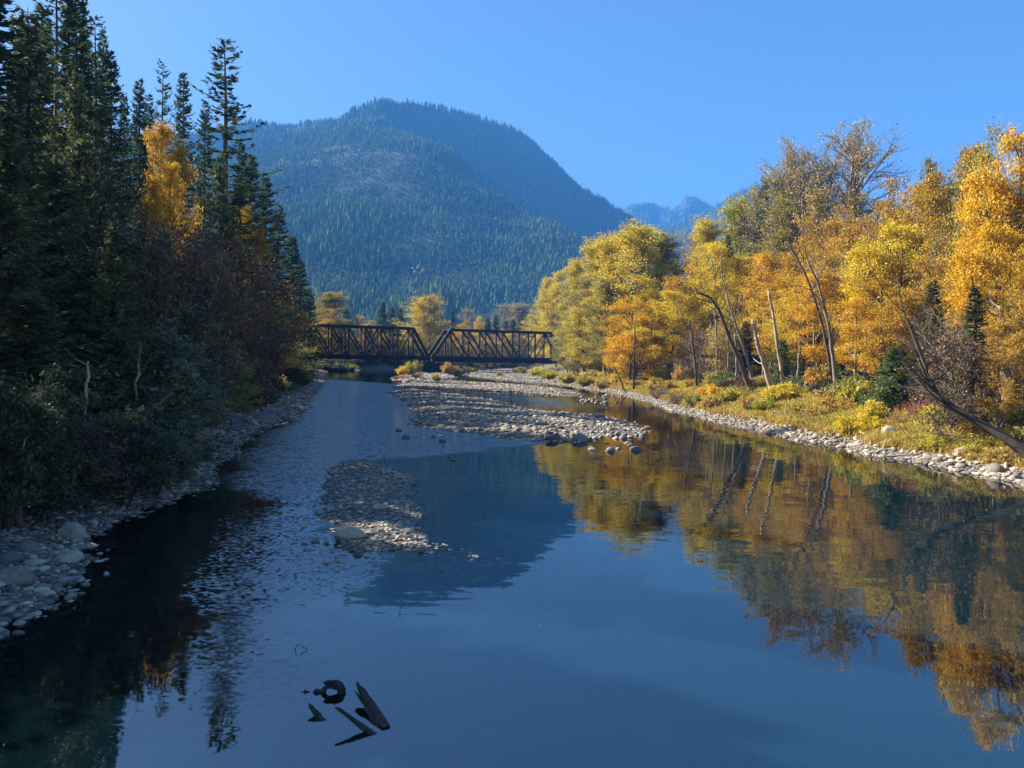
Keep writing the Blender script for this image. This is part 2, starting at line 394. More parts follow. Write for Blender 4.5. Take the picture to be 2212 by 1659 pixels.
# ------------------------------------------------------------------ water
RIFFLES = [(GP([(697, 818), (845, 830), (880, 870), (885, 925), (1030, 940), (1150, 955), (1000, 972), (860, 985), (745, 998), (710, 1050), (698, 1085), (560, 1078), (470, 1055), (500, 975), (560, 935), (650, 905), (690, 845)]), 1.4),
           (GP([(480, 1120), (560, 1140), (640, 1095), (700, 1120), (730, 1190), (790, 1200), (700, 1262), (590, 1310), (530, 1330), (430, 1270), (415, 1180)]), 0.55),
           (GP([(510, 1330), (560, 1350), (600, 1400), (640, 1440), (620, 1500), (540, 1530), (480, 1500), (470, 1400)]), 0.4),
           (GP([(440, 1100), (640, 1080), (640, 1130), (420, 1140)]), 0.3),
           (GP([(1000, 848), (1210, 862), (1290, 880), (1180, 882), (1060, 856)]), 0.5)]
def water_material():
    m, nt, out = newmat('water')
    geo = nt.nodes.new("ShaderNodeNewGeometry"); pos = geo.outputs['Position']
    ad = nt.nodes.new("ShaderNodeAttribute"); ad.attribute_name = 'depth'
    ar = nt.nodes.new("ShaderNodeAttribute"); ar.attribute_name = 'ripple'
    mp = nt.nodes.new("ShaderNodeMapping"); mp.inputs['Scale'].default_value = (1.0, 1.35, 1.0); mp.inputs['Rotation'].default_value = (0, 0, R(20)); nt.links.new(pos, mp.inputs[0])
    def ncol(scale, vec, det, dist=0.0):
        n = nt.nodes.new("ShaderNodeTexNoise"); n.inputs['Scale'].default_value = scale; n.inputs['Detail'].default_value = det; n.inputs['Distortion'].default_value = dist
        nt.links.new(vec, n.inputs['Vector'])
        m_ = nt.nodes.new("ShaderNodeVectorMath"); m_.operation = 'SUBTRACT'; nt.links.new(n.outputs[1], m_.inputs[0]); m_.inputs[1].default_value = (0.5, 0.5, 0.5)
        return m_.outputs[0]
    def vscale(v, k):
        m_ = nt.nodes.new("ShaderNodeVectorMath"); m_.operation = 'SCALE'; nt.links.new(v, m_.inputs[0])
        if isinstance(k, (int, float)): m_.inputs['Scale'].default_value = k
        else: nt.links.new(k, m_.inputs['Scale'])
        return m_.outputs[0]
    def vadd(a, b):
        m_ = nt.nodes.new("ShaderNodeVectorMath"); m_.operation = 'ADD'; nt.links.new(a, m_.inputs[0])
        if isinstance(b, tuple): m_.inputs[1].default_value = b
        else: nt.links.new(b, m_.inputs[1])
        return m_.outputs[0]
    v = vscale(ncol(6.5, mp.outputs[0], 3, 0.3), mathn(nt, 'MULTIPLY', ar.outputs['Fac'], 1.5))
    v = vadd(v, vscale(ncol(1.6, pos, 2, 0.2), mathn(nt, 'MULTIPLY', ar.outputs['Fac'], 0.4)))
    mp3 = nt.nodes.new("ShaderNodeMapping"); mp3.inputs['Scale'].default_value = (0.3, 1.3, 1.0); mp3.inputs['Rotation'].default_value = (0, 0, R(-12)); nt.links.new(pos, mp3.inputs[0])
    v = vadd(v, vscale(ncol(1.6, mp3.outputs[0], 2), 0.035))
    v = vadd(v, vscale(ncol(3.0, mp.outputs[0], 1), 0.014))
    fl_ = nt.nodes.new("ShaderNodeVectorMath"); fl_.operation = 'MULTIPLY'; nt.links.new(v, fl_.inputs[0]); fl_.inputs[1].default_value = (0.35, 1, 0)
    tl_ = nt.nodes.new("ShaderNodeCombineXYZ"); nt.links.new(mathn(nt, 'MULTIPLY', ar.outputs['Fac'], -0.12), tl_.inputs[1])
    nv = vadd(vadd(fl_.outputs[0], tl_.outputs[0]), (0, 0, 1))
    nm_ = nt.nodes.new("ShaderNodeVectorMath"); nm_.operation = 'NORMALIZE'; nt.links.new(nv, nm_.inputs[0])
    bp = nm_
    fr = nt.nodes.new("ShaderNodeFresnel"); fr.inputs['IOR'].default_value = 2.8; nt.links.new(bp.outputs[0], fr.inputs['Normal'])
    # absorption of light by the depth of water over the bed
    def expo(k): return mathn(nt, 'POWER', 2.71828, mathn(nt, 'MULTIPLY', ad.outputs['Fac'], -k))
    cc = nt.nodes.new("ShaderNodeCombineColor")
    for i, k in enumerate((1.5, 0.75, 0.95)): nt.links.new(expo(k), cc.inputs[i])
    tr = nt.nodes.new("ShaderNodeBsdfTransparent"); nt.links.new(cc.outputs[0], tr.inputs[0])
    df = nt.nodes.new("ShaderNodeBsdfDiffuse"); df.inputs[0].default_value = (0.008, 0.038, 0.060, 1)
    mu = mathn(nt, 'SUBTRACT', 1.0, expo(0.9))
    m1 = nt.nodes.new("ShaderNodeMixShader"); nt.links.new(mathn(nt, 'MULTIPLY', mu, 0.5), m1.inputs[0]); nt.links.new(tr.outputs[0], m1.inputs[1]); nt.links.new(df.outputs[0], m1.inputs[2])
    gl = nt.nodes.new("ShaderNodeBsdfGlossy"); gl.inputs['Roughness'].default_value = 0.015; nt.links.new(bp.outputs[0], gl.inputs['Normal'])
    m2 = nt.nodes.new("ShaderNodeMixShader"); nt.links.new(fr.outputs[0], m2.inputs[0]); nt.links.new(m1.outputs[0], m2.inputs[1]); nt.links.new(gl.outputs[0], m2.inputs[2])
    nt.links.new(m2.outputs[0], out.inputs[0])
    return m
yw = np.concatenate([np.linspace(-58, 8, 20)[:-1], np.geomspace(8, 455, 300)])
sw = np.linspace(0, 1, 130)
XW = (xl(yw) - 3)[:, None] * (1 - sw[None, :]) + (xr(yw) + 3)[:, None] * sw[None, :]
YW = np.repeat(yw[:, None], len(sw), 1)
me = mesh_np('water', np.stack([XW, YW, np.zeros_like(XW)], -1).reshape(-1, 3), grid_faces(*XW.shape), water_material())
dep = np.maximum(-gz(XW, YW), 0)
rip = np.full(XW.shape, 0.0) + 0.03 * np.clip((YW - 50) / 60, 0, 1)
for poly, s in RIFFLES:
    sd = sdist(XW, YW, poly)
    soft = np.interp(YW, [0, 30, 100], [1.2, 2.0, 5.0])
    rip = np.maximum(rip, s * np.clip(0.5 + sd / soft + 0.5 * fbm(XW * 0.5, YW * 0.5, 88, 2), 0, 1))
at = me.attributes.new('depth', 'FLOAT', 'POINT'); at.data.foreach_set('value', dep.ravel().astype(np.float32))
at = me.attributes.new('ripple', 'FLOAT', 'POINT'); at.data.foreach_set('value', rip.ravel().astype(np.float32))
tag(link(bpy.data.objects.new('water', me)), kind='structure')

# ------------------------------------------------------------------ mountains
def mountain(name, ridges, xr_, yr_, nx, ny, mat, base_z=0.0, amp=1.0):
    xs = np.linspace(*xr_, nx); yv = np.linspace(*yr_, ny)
    X, Y = np.meshgrid(xs, yv)
    wx = X + 60 * fbm(X / 500, Y / 500, 101, 3); wy = Y + 60 * fbm(X / 500, Y / 500, 131, 3)
    Z = np.full(X.shape, -200.0)
    for pts, sl_, *sr_ in ridges:
        sr_ = sr_[0] if sr_ else sl_
        P = [PT(*p) for p in pts]
        for a, b in zip(P[:-1], P[1:]):
            ex, ey = b[0] - a[0], b[1] - a[1]
            L2 = ex * ex + ey * ey
            t0 = np.clip(((X - a[0]) * ex + (Y - a[1]) * ey) / L2, 0, 1)
            d0 = np.hypot(X - a[0] - ex * t0, Y - a[1] - ey * t0)
            t1 = np.clip(((wx - a[0]) * ex + (wy - a[1]) * ey) / L2, 0, 1)
            d1 = np.hypot(wx - a[0] - ex * t1, wy - a[1] - ey * t1)
            k = np.clip(d0 / 250, 0, 1)
            d = d0 * (1 - k) + d1 * k
            t = t0 * (1 - k) + t1 * k
            side = ex * (Y - a[1]) - ey * (X - a[0])      # > 0: far side of a ridge that runs to the right
            sk = 0.5 + 0.5 * np.tanh(side / math.sqrt(L2) / 40)
            s = sl_ * (1 - sk) + sr_ * sk
            Z = np.maximum(Z, a[2] + (b[2] - a[2]) * t - s * d)
    Z = Z + amp * (12 * fbm(X / 120, Y / 120, 151, 4) + 16 * fbm(X / 260, Y / 260, 161, 3) - 34 * np.abs(fbm(wx / 330, wy / 330, 171, 3)) + 10) * np.clip((Z - base_z) / 200, 0, 1)
    Z = np.maximum(Z, base_z - 5)
    me = mesh_np(name, np.stack([X, Y, Z], -1).reshape(-1, 3), grid_faces(*X.shape), mat)
    tag(link(bpy.data.objects.new(name, me)), kind='structure')
    return xs, yv, Z
M['slope'] = solid('forest_floor_slope', [(0.3, (0.014, 0.026, 0.012)), (0.6, (0.024, 0.042, 0.018)), (0.85, (0.04, 0.055, 0.026))], 0.012)
M['rockslope'] = solid('far_rocky_slope', [(0.3, (0.02, 0.03, 0.018)), (0.55, (0.03, 0.042, 0.025)), (0.8, (0.07, 0.07, 0.055))], 0.006)
MAIN = [
    ([(150, 330, 2900), (300, 300, 2750), (539, 273, 2550), (685, 271, 2430), (743, 264, 2400), (768, 242, 2420), (827, 217, 2450), (893, 223, 2500), (977, 242, 2580), (1060, 267, 2660), (1135, 305, 2740), (1177, 346, 2790),
      (1193, 371, 2810), (1252, 409, 2880), (1310, 443, 2950), (1360, 466, 3000), (1393, 489, 3050), (1440, 540, 3100), (1500, 640, 3150)], 0.95, 0.75),
    ([(743, 275, 2330), (827, 272, 2200), (880, 302, 2100), (914, 325, 2020), (968, 348, 1950), (1072, 413, 1800), (1143, 479, 1650), (1227, 538, 1500), (1300, 640, 1350)], 0.50, 1.7),
    ([(480, 330, 2300), (575, 345, 2150), (680, 400, 1950), (790, 440, 1800), (900, 500, 1620), (1040, 560, 1450), (1190, 640, 1200)], 0.65, 1.45),
    ([(500, 470, 1750), (600, 500, 1600), (670, 530, 1480), (740, 565, 1350), (860, 602, 1180), (975, 645, 1000)], 0.45, 1.5),
]
mx_, my_, MZ = mountain('mountain', MAIN, (-2500, 1500), (560, 4200), 320, 320, M['slope'])
mountain('added_left_ridge', [([(-900, 200, 900), (-400, 380, 1100), (-126, 440, 1300), (120, 470, 1600), (300, 480, 1900)], 0.8)], (-1900, -600), (700, 2300), 90, 90, M['slope'])  # unseen ridge added off to the left to shade the lower spurs
FAR = [([(1240, 520, 4700), (1340, 472, 4700), (1370, 455, 4700), (1400, 433, 4800), (1425, 439, 4800), (1455, 445, 4700), (1480, 433, 4700), (1510, 435, 4700), (1545, 446, 4700), (1620, 470, 4700), (1800, 520, 4700)], 0.7),
       ([(1290, 450, 4000), (1308, 440, 4000), (1316, 431, 4000), (1324, 440, 4000), (1332, 436, 4000), (1345, 452, 4000), (1360, 480, 4000)], 2.2)]
fx_, fy_, FZ = mountain('far_mountain', FAR, (-200, 3000), (3200, 5400), 300, 220, M['rockslope'], amp=3.0)
RIGHT = [([(1440, 580, 3300), (1500, 492, 3400), (1530, 468, 3500), (1580, 436, 3500), (1640, 402, 3500), (1700, 380, 3500), (1760, 405, 3500), (1800, 432, 3500), (1870, 440, 3500), (2000, 470, 3500), (2300, 500, 3400)], 0.55)]
rx_, ry_, RZ = mountain('right_mountain', RIGHT, (350, 3600), (1900, 4800), 200, 160, M['slope'], amp=1.5)

def far_forest(name, n, xs, yv, Z, hmin, hmax, mat, seed, urange, label, cat, keep=None, blob=False):
    r = np.random.default_rng(seed)
    X = r.uniform(xs[0], xs[-1], n * 8); Y = r.uniform(yv[0], yv[-1], n * 8)
    fi = (X - xs[0]) / (xs[1] - xs[0]); fj = (Y - yv[0]) / (yv[1] - yv[0])
    i = np.clip(fi.astype(int), 0, len(xs) - 2); j = np.clip(fj.astype(int), 0, len(yv) - 2); fi -= i; fj -= j
    z = Z[j, i] * (1 - fi) * (1 - fj) + Z[j, i + 1] * fi * (1 - fj) + Z[j + 1, i] * (1 - fi) * fj + Z[j + 1, i + 1] * fi * fj
    # keep the side that faces the valley and the view
    dzdy = Z[j + 1, i] - Z[j, i]
    u = 1106 + FPX * X / Y
    ok = (z > 1) & (u > urange[0]) & (u < urange[1]) & ((dzdy > -2.5))
    dens = fbm(X / 90, Y / 90, seed, 3)
    ok &= dens + r.uniform(-0.35, 0.35, len(X)) > -0.55
    if keep is not None: ok &= keep(X, Y, z, r)
    X, Y, z = X[ok][:n], Y[ok][:n], z[ok][:n]; n = len(X)
    h = r.uniform(hmin, hmax, n) * (0.8 + 0.4 * r.random(n)) * np.clip(1 + 0.9 * fbm(X / 160, Y / 160, seed + 5, 2), 0.45, 1.6)
    rad = h * r.uniform(0.15, 0.24, n)
    if blob:
        ico_v, ico_f = ICO
        nb = 9
        Vs = []; Fs = []
        for b in range(nb):
            off = r.normal(0, 0.55, (n, 3)) * rad[:, None] * 1.9
            c = np.stack([X, Y, z + h * 0.5], -1) + off
            V = ico_v[None] * (rad[:, None, None] * np.array([.75, .75, .7])) * r.uniform(0.3, 1.7, (n, len(ico_v), 1)) + c[:, None, :]
            Fs.append((ico_f[None] + (np.arange(n) * len(ico_v))[:, None, None] + b * n * len(ico_v)).reshape(-1, 3)); Vs.append(V.reshape(-1, 3))
        me = mesh_np(name, np.concatenate(Vs), np.concatenate(Fs), mat, smooth=False)
    else:
        k = 5
        a = np.arange(k) * 2 * math.pi / k
        tiers = [(0.08, 0.62, 1.0), (0.42, 1.0, 0.62)]
        per = (k + 1) * len(tiers)
        V = np.zeros((n, per, 3)); F = []
        ph = r.uniform(0, 6, n)
        for q, (z0, z1, w) in enumerate(tiers):
            o = q * (k + 1)
            for s_ in range(k):
                jr = r.uniform(0.7, 1.25, n)
                V[:, o + s_, 0] = X + np.cos(a[s_] + ph) * rad * w * jr; V[:, o + s_, 1] = Y + np.sin(a[s_] + ph) * rad * w * jr; V[:, o + s_, 2] = z + h * z0
                F.append([o + s_, o + (s_ + 1) % k, o + k])
            V[:, o + k, 0] = X; V[:, o + k, 1] = Y; V[:, o + k, 2] = z + h * z1
        F = (np.array(F)[None] + (np.arange(n) * per)[:, None, None]).reshape(-1, 3)
        me = mesh_np(name, V.reshape(-1, 3), F, mat, smooth=False)
    o = link(bpy.data.objects.new(name, me))
    tag(o, label, cat, kind='stuff')
    return o
def ico(sub):
    t = (1 + 5 ** 0.5) / 2
    v = [(-1, t, 0), (1, t, 0), (-1, -t, 0), (1, -t, 0), (0, -1, t), (0, 1, t), (0, -1, -t), (0, 1, -t), (t, 0, -1), (t, 0, 1), (-t, 0, -1), (-t, 0, 1)]
    f = [(0, 11, 5), (0, 5, 1), (0, 1, 7), (0, 7, 10), (0, 10, 11), (1, 5, 9), (5, 11, 4), (11, 10, 2), (10, 7, 6), (7, 1, 8), (3, 9, 4), (3, 4, 2), (3, 2, 6), (3, 6, 8), (3, 8, 9), (4, 9, 5), (2, 4, 11), (6, 2, 10), (8, 6, 7), (9, 8, 1)]
    v = [np.array(p) / np.linalg.norm(p) for p in v]
    for _ in range(sub):
        cache = {}; nf = []
        def mid(a, b):
            key = (min(a, b), max(a, b))
            if key not in cache:
                p = v[a] + v[b]; v.append(p / np.linalg.norm(p)); cache[key] = len(v) - 1
            return cache[key]
        for a, b, c in f:
            ab, bc, ca = mid(a, b), mid(b, c), mid(c, a)
            nf += [(a, ab, ca), (b, bc, ab), (c, ca, bc), (ab, bc, ca)]
        f = nf
    return np.array(v), np.array(f)
ICO = ico(0); ICO1 = ico(1); ICO2 = ico(2)
M['farfir'] = leafmat('far_fir', [(0.04, 0.08, 0.035), (0.09, 0.15, 0.06), (0.17, 0.24, 0.09), (0.26, 0.31, 0.13)], trans=0.35, gloss=0)
M['farpale'] = leafmat('far_pale_leaves', [(0.20, 0.19, 0.11), (0.34, 0.31, 0.18), (0.44, 0.38, 0.20), (0.30, 0.30, 0.16)], trans=0.3, gloss=0)
far_forest('mountain_forest', 75000, mx_, my_, MZ, 10, 19, M['farfir'], 11, (150, 1560), 'conifer forest covering the blue hazy slopes of the big mountain', 'forest')
far_forest('ridge_forest', 9000, rx_, ry_, RZ, 16, 28, M['farfir'], 12, (1420, 2000), 'conifer forest on the hazy ridge behind the right hand trees', 'forest')
far_forest('far_ridge_forest', 9000, fx_, fy_, FZ, 18, 32, M['farfir'], 14, (1230, 1700), 'conifer forest on the small far peaks right of the big mountain', 'forest')
far_forest('pale_foothill_trees', 900, mx_, my_, MZ, 10, 16, M['farpale'], 13, (600, 1300), 'pale leafy cottonwoods scattered along the foot of the big mountain', 'trees',
           keep=lambda X, Y, z, r: (z < 40 + 110 * r.random(len(X)) ** 3) & (Y < 1700) & ((1106 + FPX * X / Y > 900) | (r.random(len(X)) < 0.15)), blob=True)

# ------------------------------------------------------------------ haze
hz = MB(); hv = [(x_, y_, z_) for z_ in (-9, 1150) for x_, y_ in ((-2600, -120), (3700, -120), (3700, 5600), (-2600, 5600))]
hz.add(hv, [[0, 3, 2, 1], [4, 5, 6, 7], [0, 1, 5, 4], [1, 2, 6, 5], [2, 3, 7, 6], [3, 0, 4, 7]])
m, nt, out = newmat('haze')
pv = nt.nodes.new("ShaderNodeVolumePrincipled"); pv.inputs['Color'].default_value = (0.08, 0.34, 1.0, 1); pv.inputs['Density'].default_value = 0.00020; pv.inputs['Anisotropy'].default_value = 0.0
nt.links.new(pv.outputs[0], out.inputs['Volume'])
tag(hz.obj('haze', m), 'thin blue air haze filling the valley', 'haze', kind='stuff')
#@@PART2
# ------------------------------------------------------------------ plant builders
def leaf_mesh(name, P, size, r, flat=0.6, aspect=1.5, smooth=False, dirs=None):
    n = len(P)
    N = r.normal(0, 1, (n, 3)); N[:, 2] = N[:, 2] * 0.8 + flat * 1.5
    N /= np.linalg.norm(N, axis=1)[:, None]
    A = r.normal(0, 1, (n, 3)) if dirs is None else dirs + r.normal(0, 0.25, (n, 3))
    A -= (A * N).sum(1)[:, None] * N; A /= np.linalg.norm(A, axis=1)[:, None] + 1e-9
    B = np.cross(N, A)
    s = size * r.uniform(0.55, 1.35, n)[:, None]
    V = np.stack([P - A * s * aspect / 2, P + B * s / 2 + A * s * 0.1, P + A * s * aspect / 2, P - B * s / 2 + A * s * 0.1], 1).reshape(-1, 3)
    F = np.arange(4 * n).reshape(-1, 4)
    return mesh_np(name, V, F, None, smooth)
def rot_dir(d, ang, r):
    d = d / np.linalg.norm(d)
    p = r.normal(0, 1, 3); p -= (p @ d) * d; p /= np.linalg.norm(p)
    return d * math.cos(ang) + p * math.sin(ang)
def broadleaf(seed, H=20, CR=5, base=0.25, limbs=22, leaf=0.3, nleaf=9000, flat=0.6, sig=0.35, trunk_r=0.22, up=0.5, shape=0.8, sub=5, twig=4, bend=0.4, forks=0, aspect=1.4):
    """returns wood mesh and leaf mesh, base at origin, height H"""
    r = np.random.default_rng(seed)
    mb = MB(); tips = []
    def grow_axis(p0, d0, L, r0, k, curl, wob):
        P = [np.array(p0, float)]; d = np.array(d0, float)
        for i in range(k):
            d = d + np.array([0, 0, curl]) + r.normal(0, wob, 3); d /= np.linalg.norm(d)
            P.append(P[-1] + d * L / k)
        P = np.array(P)
        return P, np.linspace(r0, r0 * 0.25, k + 1)
    stems = []
    for s in range(1 + forks):
        d0 = np.array([0, 0, 1.0]) if s == 0 else rot_dir(np.array([0, 0, 1.0]), r.uniform(0.15, 0.4), r)
        Ls = H * 0.93 * (1 if s == 0 else r.uniform(0.75, 0.95))
        P, rad = grow_axis((r.normal(0, .3) if s else 0, r.normal(0, .3) if s else 0, 0), d0, Ls, trunk_r * (1 if s == 0 else 0.75), 9, 0.12, 0.05 * bend)
        mb.tube(P, rad * 1.0, 7); stems.append((P, rad))
    for i in range(limbs):
        P, rad = stems[i % len(stems)]
        t = base + (0.97 - base) * (i + r.uniform(0, 1)) / limbs
        k = t * (len(P) - 1); a = int(min(k, len(P) - 2)); p0 = P[a] + (P[a + 1] - P[a]) * (k - a)
        s = (t - base) / (1 - base)
        env = max(0.12, math.sin(math.pi * (s * 0.86 + 0.12)) ** shape)
        L = CR * env * r.uniform(0.65, 1.2)
        az = i * 2.4 + r.uniform(-0.5, 0.5); el = R(5 + 60 * s * up + 25 * up + r.uniform(-12, 12))
        d0 = np.array([math.cos(az) * math.cos(el), math.sin(az) * math.cos(el), math.sin(el)])
        r0 = min(trunk_r * 0.45, 0.035 + 0.018 * L)
        LP, LR = grow_axis(p0, d0, L, r0, 5, 0.06, 0.12)
        mb.tube(LP, LR, 5, cap=False)
        for j in range(sub):
            tt = 0.3 + 0.7 * (j + r.random()) / sub
            k2 = tt * 5; a2 = int(min(k2, 4)); q = LP[a2] + (LP[a2 + 1] - LP[a2]) * (k2 - a2)
            ds = rot_dir(LP[a2 + 1] - LP[a2], r.uniform(0.5, 1.0), r); ds[2] = ds[2] * 0.7 + 0.12
            SP, SR = grow_axis(q, ds / np.linalg.norm(ds), L * r.uniform(0.3, 0.5), r0 * 0.4, 3, 0.03, 0.15)
            mb.tube(SP, SR, 3, cap=False)
            for w in range(twig):
                k3 = r.uniform(0.6, 3); a3 = int(min(k3, 2)); q2 = SP[a3] + (SP[a3 + 1] - SP[a3]) * (k3 - a3)
                dw = rot_dir(SP[a3 + 1] - SP[a3], r.uniform(0.3, 0.9), r)
                TP, TR = grow_axis(q2, dw, max(0.5, L * r.uniform(0.14, 0.26)), r0 * 0.16, 2, 0.05, 0.12)
                mb.tube(TP, np.maximum(TR, 0.006), 3, cap=False)
                tips.append((q2, TP[-1]))
    tips = np.array(tips)
    idx = r.integers(0, len(tips), nleaf)
    # some twigs carry many leaves, some few: light and dark clumps, gaps
    wgt = r.gamma(2.0, 1, len(tips)); wgt /= wgt.sum(); idx = r.choice(len(tips), nleaf, p=wgt)
    f = r.random(nleaf)[:, None] ** 0.7
    Pp = tips[idx, 0] * (1 - f) + tips[idx, 1] * f
    off = r.normal(0, sig, (nleaf, 3)); off[:, 2] *= 0.45
    Pp = Pp + off
    hs_ = H / max(np.percentile(Pp[:, 2], 99.7), 1e-3)
    Pp[:, 2] *= hs_
    for v in mb.V: v[:, 2] *= hs_
    return mb, leaf_mesh('leaves', Pp, leaf, r, flat, aspect)
def conifer(seed, H=36, CR=4.5, base=0.08, gap=0.62, per=6, droop=0.35, spray=0.55, ns=15, taper=0.85, trunk_r=0.32, irregular=0.3, hang=0.0, width=0.32, upturn=0.25):
    r = np.random.default_rng(seed)
    mb = MB()
    tz = np.linspace(0, H, 12); tx = np.cumsum(r.normal(0, 0.05, 12)); ty = np.cumsum(r.normal(0, 0.05, 12)); tx[0] = ty[0] = 0
    mb.tube(np.stack([tx, ty, tz], -1), trunk_r * (1 - tz / H) ** 0.9 + 0.02, 7)
    PS = []; DS = []
    z = base * H
    while z < H * 0.985:
        s = z / H
        Lw = CR * ((1 - s) ** taper + 0.03) * (1 - 0.5 * max(0, 0.25 - s) / 0.25)
        for b in range(per):
            L = Lw * r.uniform(1 - irregular, 1 + irregular * 0.8)
            if r.random() < irregular * 0.35: continue
            az = r.uniform(0, 2 * math.pi); zz = z + r.uniform(-0.4, 0.4) * gap
            e0 = R(20 * s * 2.0 - 12 + r.uniform(-8, 8))
            k = 6; t = np.linspace(0, 1, k)
            rad = L * t * math.cos(e0)
            hz_ = L * (t * math.sin(e0) - droop * t ** 1.5 * (1 - 0.75 * s) + upturn * t ** 4)
            px = np.interp(zz, tz, tx); py = np.interp(zz, tz, ty)
            P = np.stack([px + rad * math.cos(az), py + rad * math.sin(az), zz + hz_], -1)
            mb.tube(P, np.linspace(0.02 + 0.012 * L, 0.008, k), 3, cap=False)
            m_ = max(4, int(ns * L / CR + 3))
            tt = r.uniform(0.12, 1.0, m_); ii = np.minimum((tt * (k - 1)).astype(int), k - 2); ff = (tt * (k - 1) - ii)[:, None]
            q = P[ii] * (1 - ff) + P[ii + 1] * ff
            d = P[ii + 1] - P[ii]; d /= np.linalg.norm(d, axis=1)[:, None]
            side = np.cross(d, [0, 0, 1.0]); side /= np.linalg.norm(side, axis=1)[:, None] + 1e-9
            sg = r.choice([-1, 1], m_)[:, None]
            dd = d * 0.75 + side * sg * 0.75 + np.array([0, 0, -hang - 0.05]) + r.normal(0, 0.12, (m_, 3))
            dd /= np.linalg.norm(dd, axis=1)[:, None]
            sl = spray * (1.15 - tt * 0.5)[:, None] * r.uniform(0.6, 1.3, (m_, 1))
            PS.append(q + dd * sl * 0.5); DS.append(dd * sl)
        z += gap * (0.75 + 0.5 * r.random()) * (1 - 0.35 * s)
    C = np.concatenate(PS); D = np.concatenate(DS); n = len(C)
    L = np.linalg.norm(D, axis=1)[:, None]; U = D / L
    N = r.normal(0, 0.5, (n, 3)) + np.array([0, 0, 1.0]) * (1 - min(hang, 1)) + np.array([0.01, 0, 0])
    S = np.cross(U, N); S /= np.linalg.norm(S, axis=1)[:, None] + 1e-9
    w = L * width * 0.5
    # each spray: a forked ragged frond of two narrow blades
    V = np.stack([C - U * L * .5, C + S * w - U * L * .05, C + U * L * .5 + S * w * 0.3, C - S * w * 0.15 + U * L * .08,
                  C - S * w * 1.1 + U * L * .12, C - S * w * 0.6 - U * L * .25], 1).reshape(-1, 3)
    b = np.arange(n)[:, None] * 6
    F = np.concatenate([b + np.array([[0, 1, 2, 3]]), b + np.array([[0, 3, 4, 5]])])
    me = mesh_np('needles', V, F, None, False)
    return mb, me

PROTO = {}
def proto(key, mb, leaves, wood):
    tm = mb.mesh('trunk', M[wood], smooth=True)
    leaves.materials.append(M['green'])
    PROTO[key] = (tm, leaves)
proto('firA', *conifer(1, 40, 6.2, base=0.1, gap=1.15, per=5, droop=0.30, spray=0.62, ns=46, taper=0.75, irregular=0.5, trunk_r=0.42, width=0.5), 'bark')
proto('firB', *conifer(2, 36, 5.0, base=0.03, gap=0.62, per=7, droop=0.32, spray=0.62, ns=38, taper=0.8, irregular=0.35, width=0.45), 'bark')
proto('firC', *conifer(3, 30, 4.0, base=0.02, gap=0.55, per=7, droop=0.25, spray=0.6, ns=34, taper=0.9, irregular=0.25, width=0.45), 'bark')
proto('cedar', *conifer(4, 30, 5.2, base=0.02, gap=0.5, per=7, droop=0.45, spray=0.6, ns=42, taper=0.7, irregular=0.4, hang=0.9, width=0.5, upturn=0.45), 'bark')
proto('cedarB', *conifer(5, 26, 4.6, base=0.02, gap=0.5, per=7, droop=0.55, spray=0.5, ns=44, taper=0.65, irregular=0.5, hang=1.2, width=0.45, upturn=0.4), 'bark')
proto('mapleA', *broadleaf(11, 20, 6.0, 0.12, 30, 0.17, 27000, flat=0.7, sig=0.52, trunk_r=0.26, up=0.7, forks=2), 'bark')
proto('mapleB', *broadleaf(12, 20, 5.2, 0.18, 28, 0.16, 24000, flat=0.7, sig=0.52, trunk_r=0.24, up=0.8, forks=1), 'greybark')
proto('mapleC', *broadleaf(13, 20, 6.6, 0.10, 34, 0.16, 24000, flat=0.6, sig=0.58, trunk_r=0.28, up=0.6, forks=3), 'bark')
proto('cottonA', *broadleaf(21, 24, 5.4, 0.10, 44, 0.14, 30000, flat=0.2, sig=0.42, trunk_r=0.28, up=0.85, shape=0.5, sub=8, twig=5), 'bark')
proto('cottonB', *broadleaf(22, 24, 4.4, 0.06, 42, 0.14, 26000, flat=0.2, sig=0.40, trunk_r=0.22, up=0.9, shape=0.45, sub=8, twig=5, forks=1), 'greybark')
proto('sparse', *broadleaf(23, 22, 5.4, 0.15, 32, 0.17, 3800, flat=0.2, sig=0.25, trunk_r=0.26, up=0.9, shape=0.7, sub=6, twig=5), 'greybark')
proto('bareA', *broadleaf(31, 26, 8.0, 0.22, 44, 0.13, 9000, flat=0.2, sig=0.22, trunk_r=0.40, up=0.9, shape=0.6, sub=9, twig=8, bend=0.6, forks=2), 'greybark')
proto('bareB', *broadleaf(32, 14, 6.0, 0.2, 24, 0.10, 700, flat=0.2, sig=0.2, trunk_r=0.2, up=0.35, shape=0.6, sub=6, twig=5, bend=1.2, forks=1), 'greybark')
proto('thicket', *broadleaf(33, 12, 4.0, 0.05, 30, 0.16, 6000, flat=0.2, sig=0.45, trunk_r=0.12, up=0.7, shape=0.6, sub=6, twig=5, forks=3), 'greybark')
proto('willow', *broadleaf(34, 9, 4.4, 0.08, 28, 0.13, 9000, flat=0.7, sig=0.28, trunk_r=0.14, up=0.7, shape=0.6, sub=6, twig=5, forks=3, aspect=2.2), 'greybark')
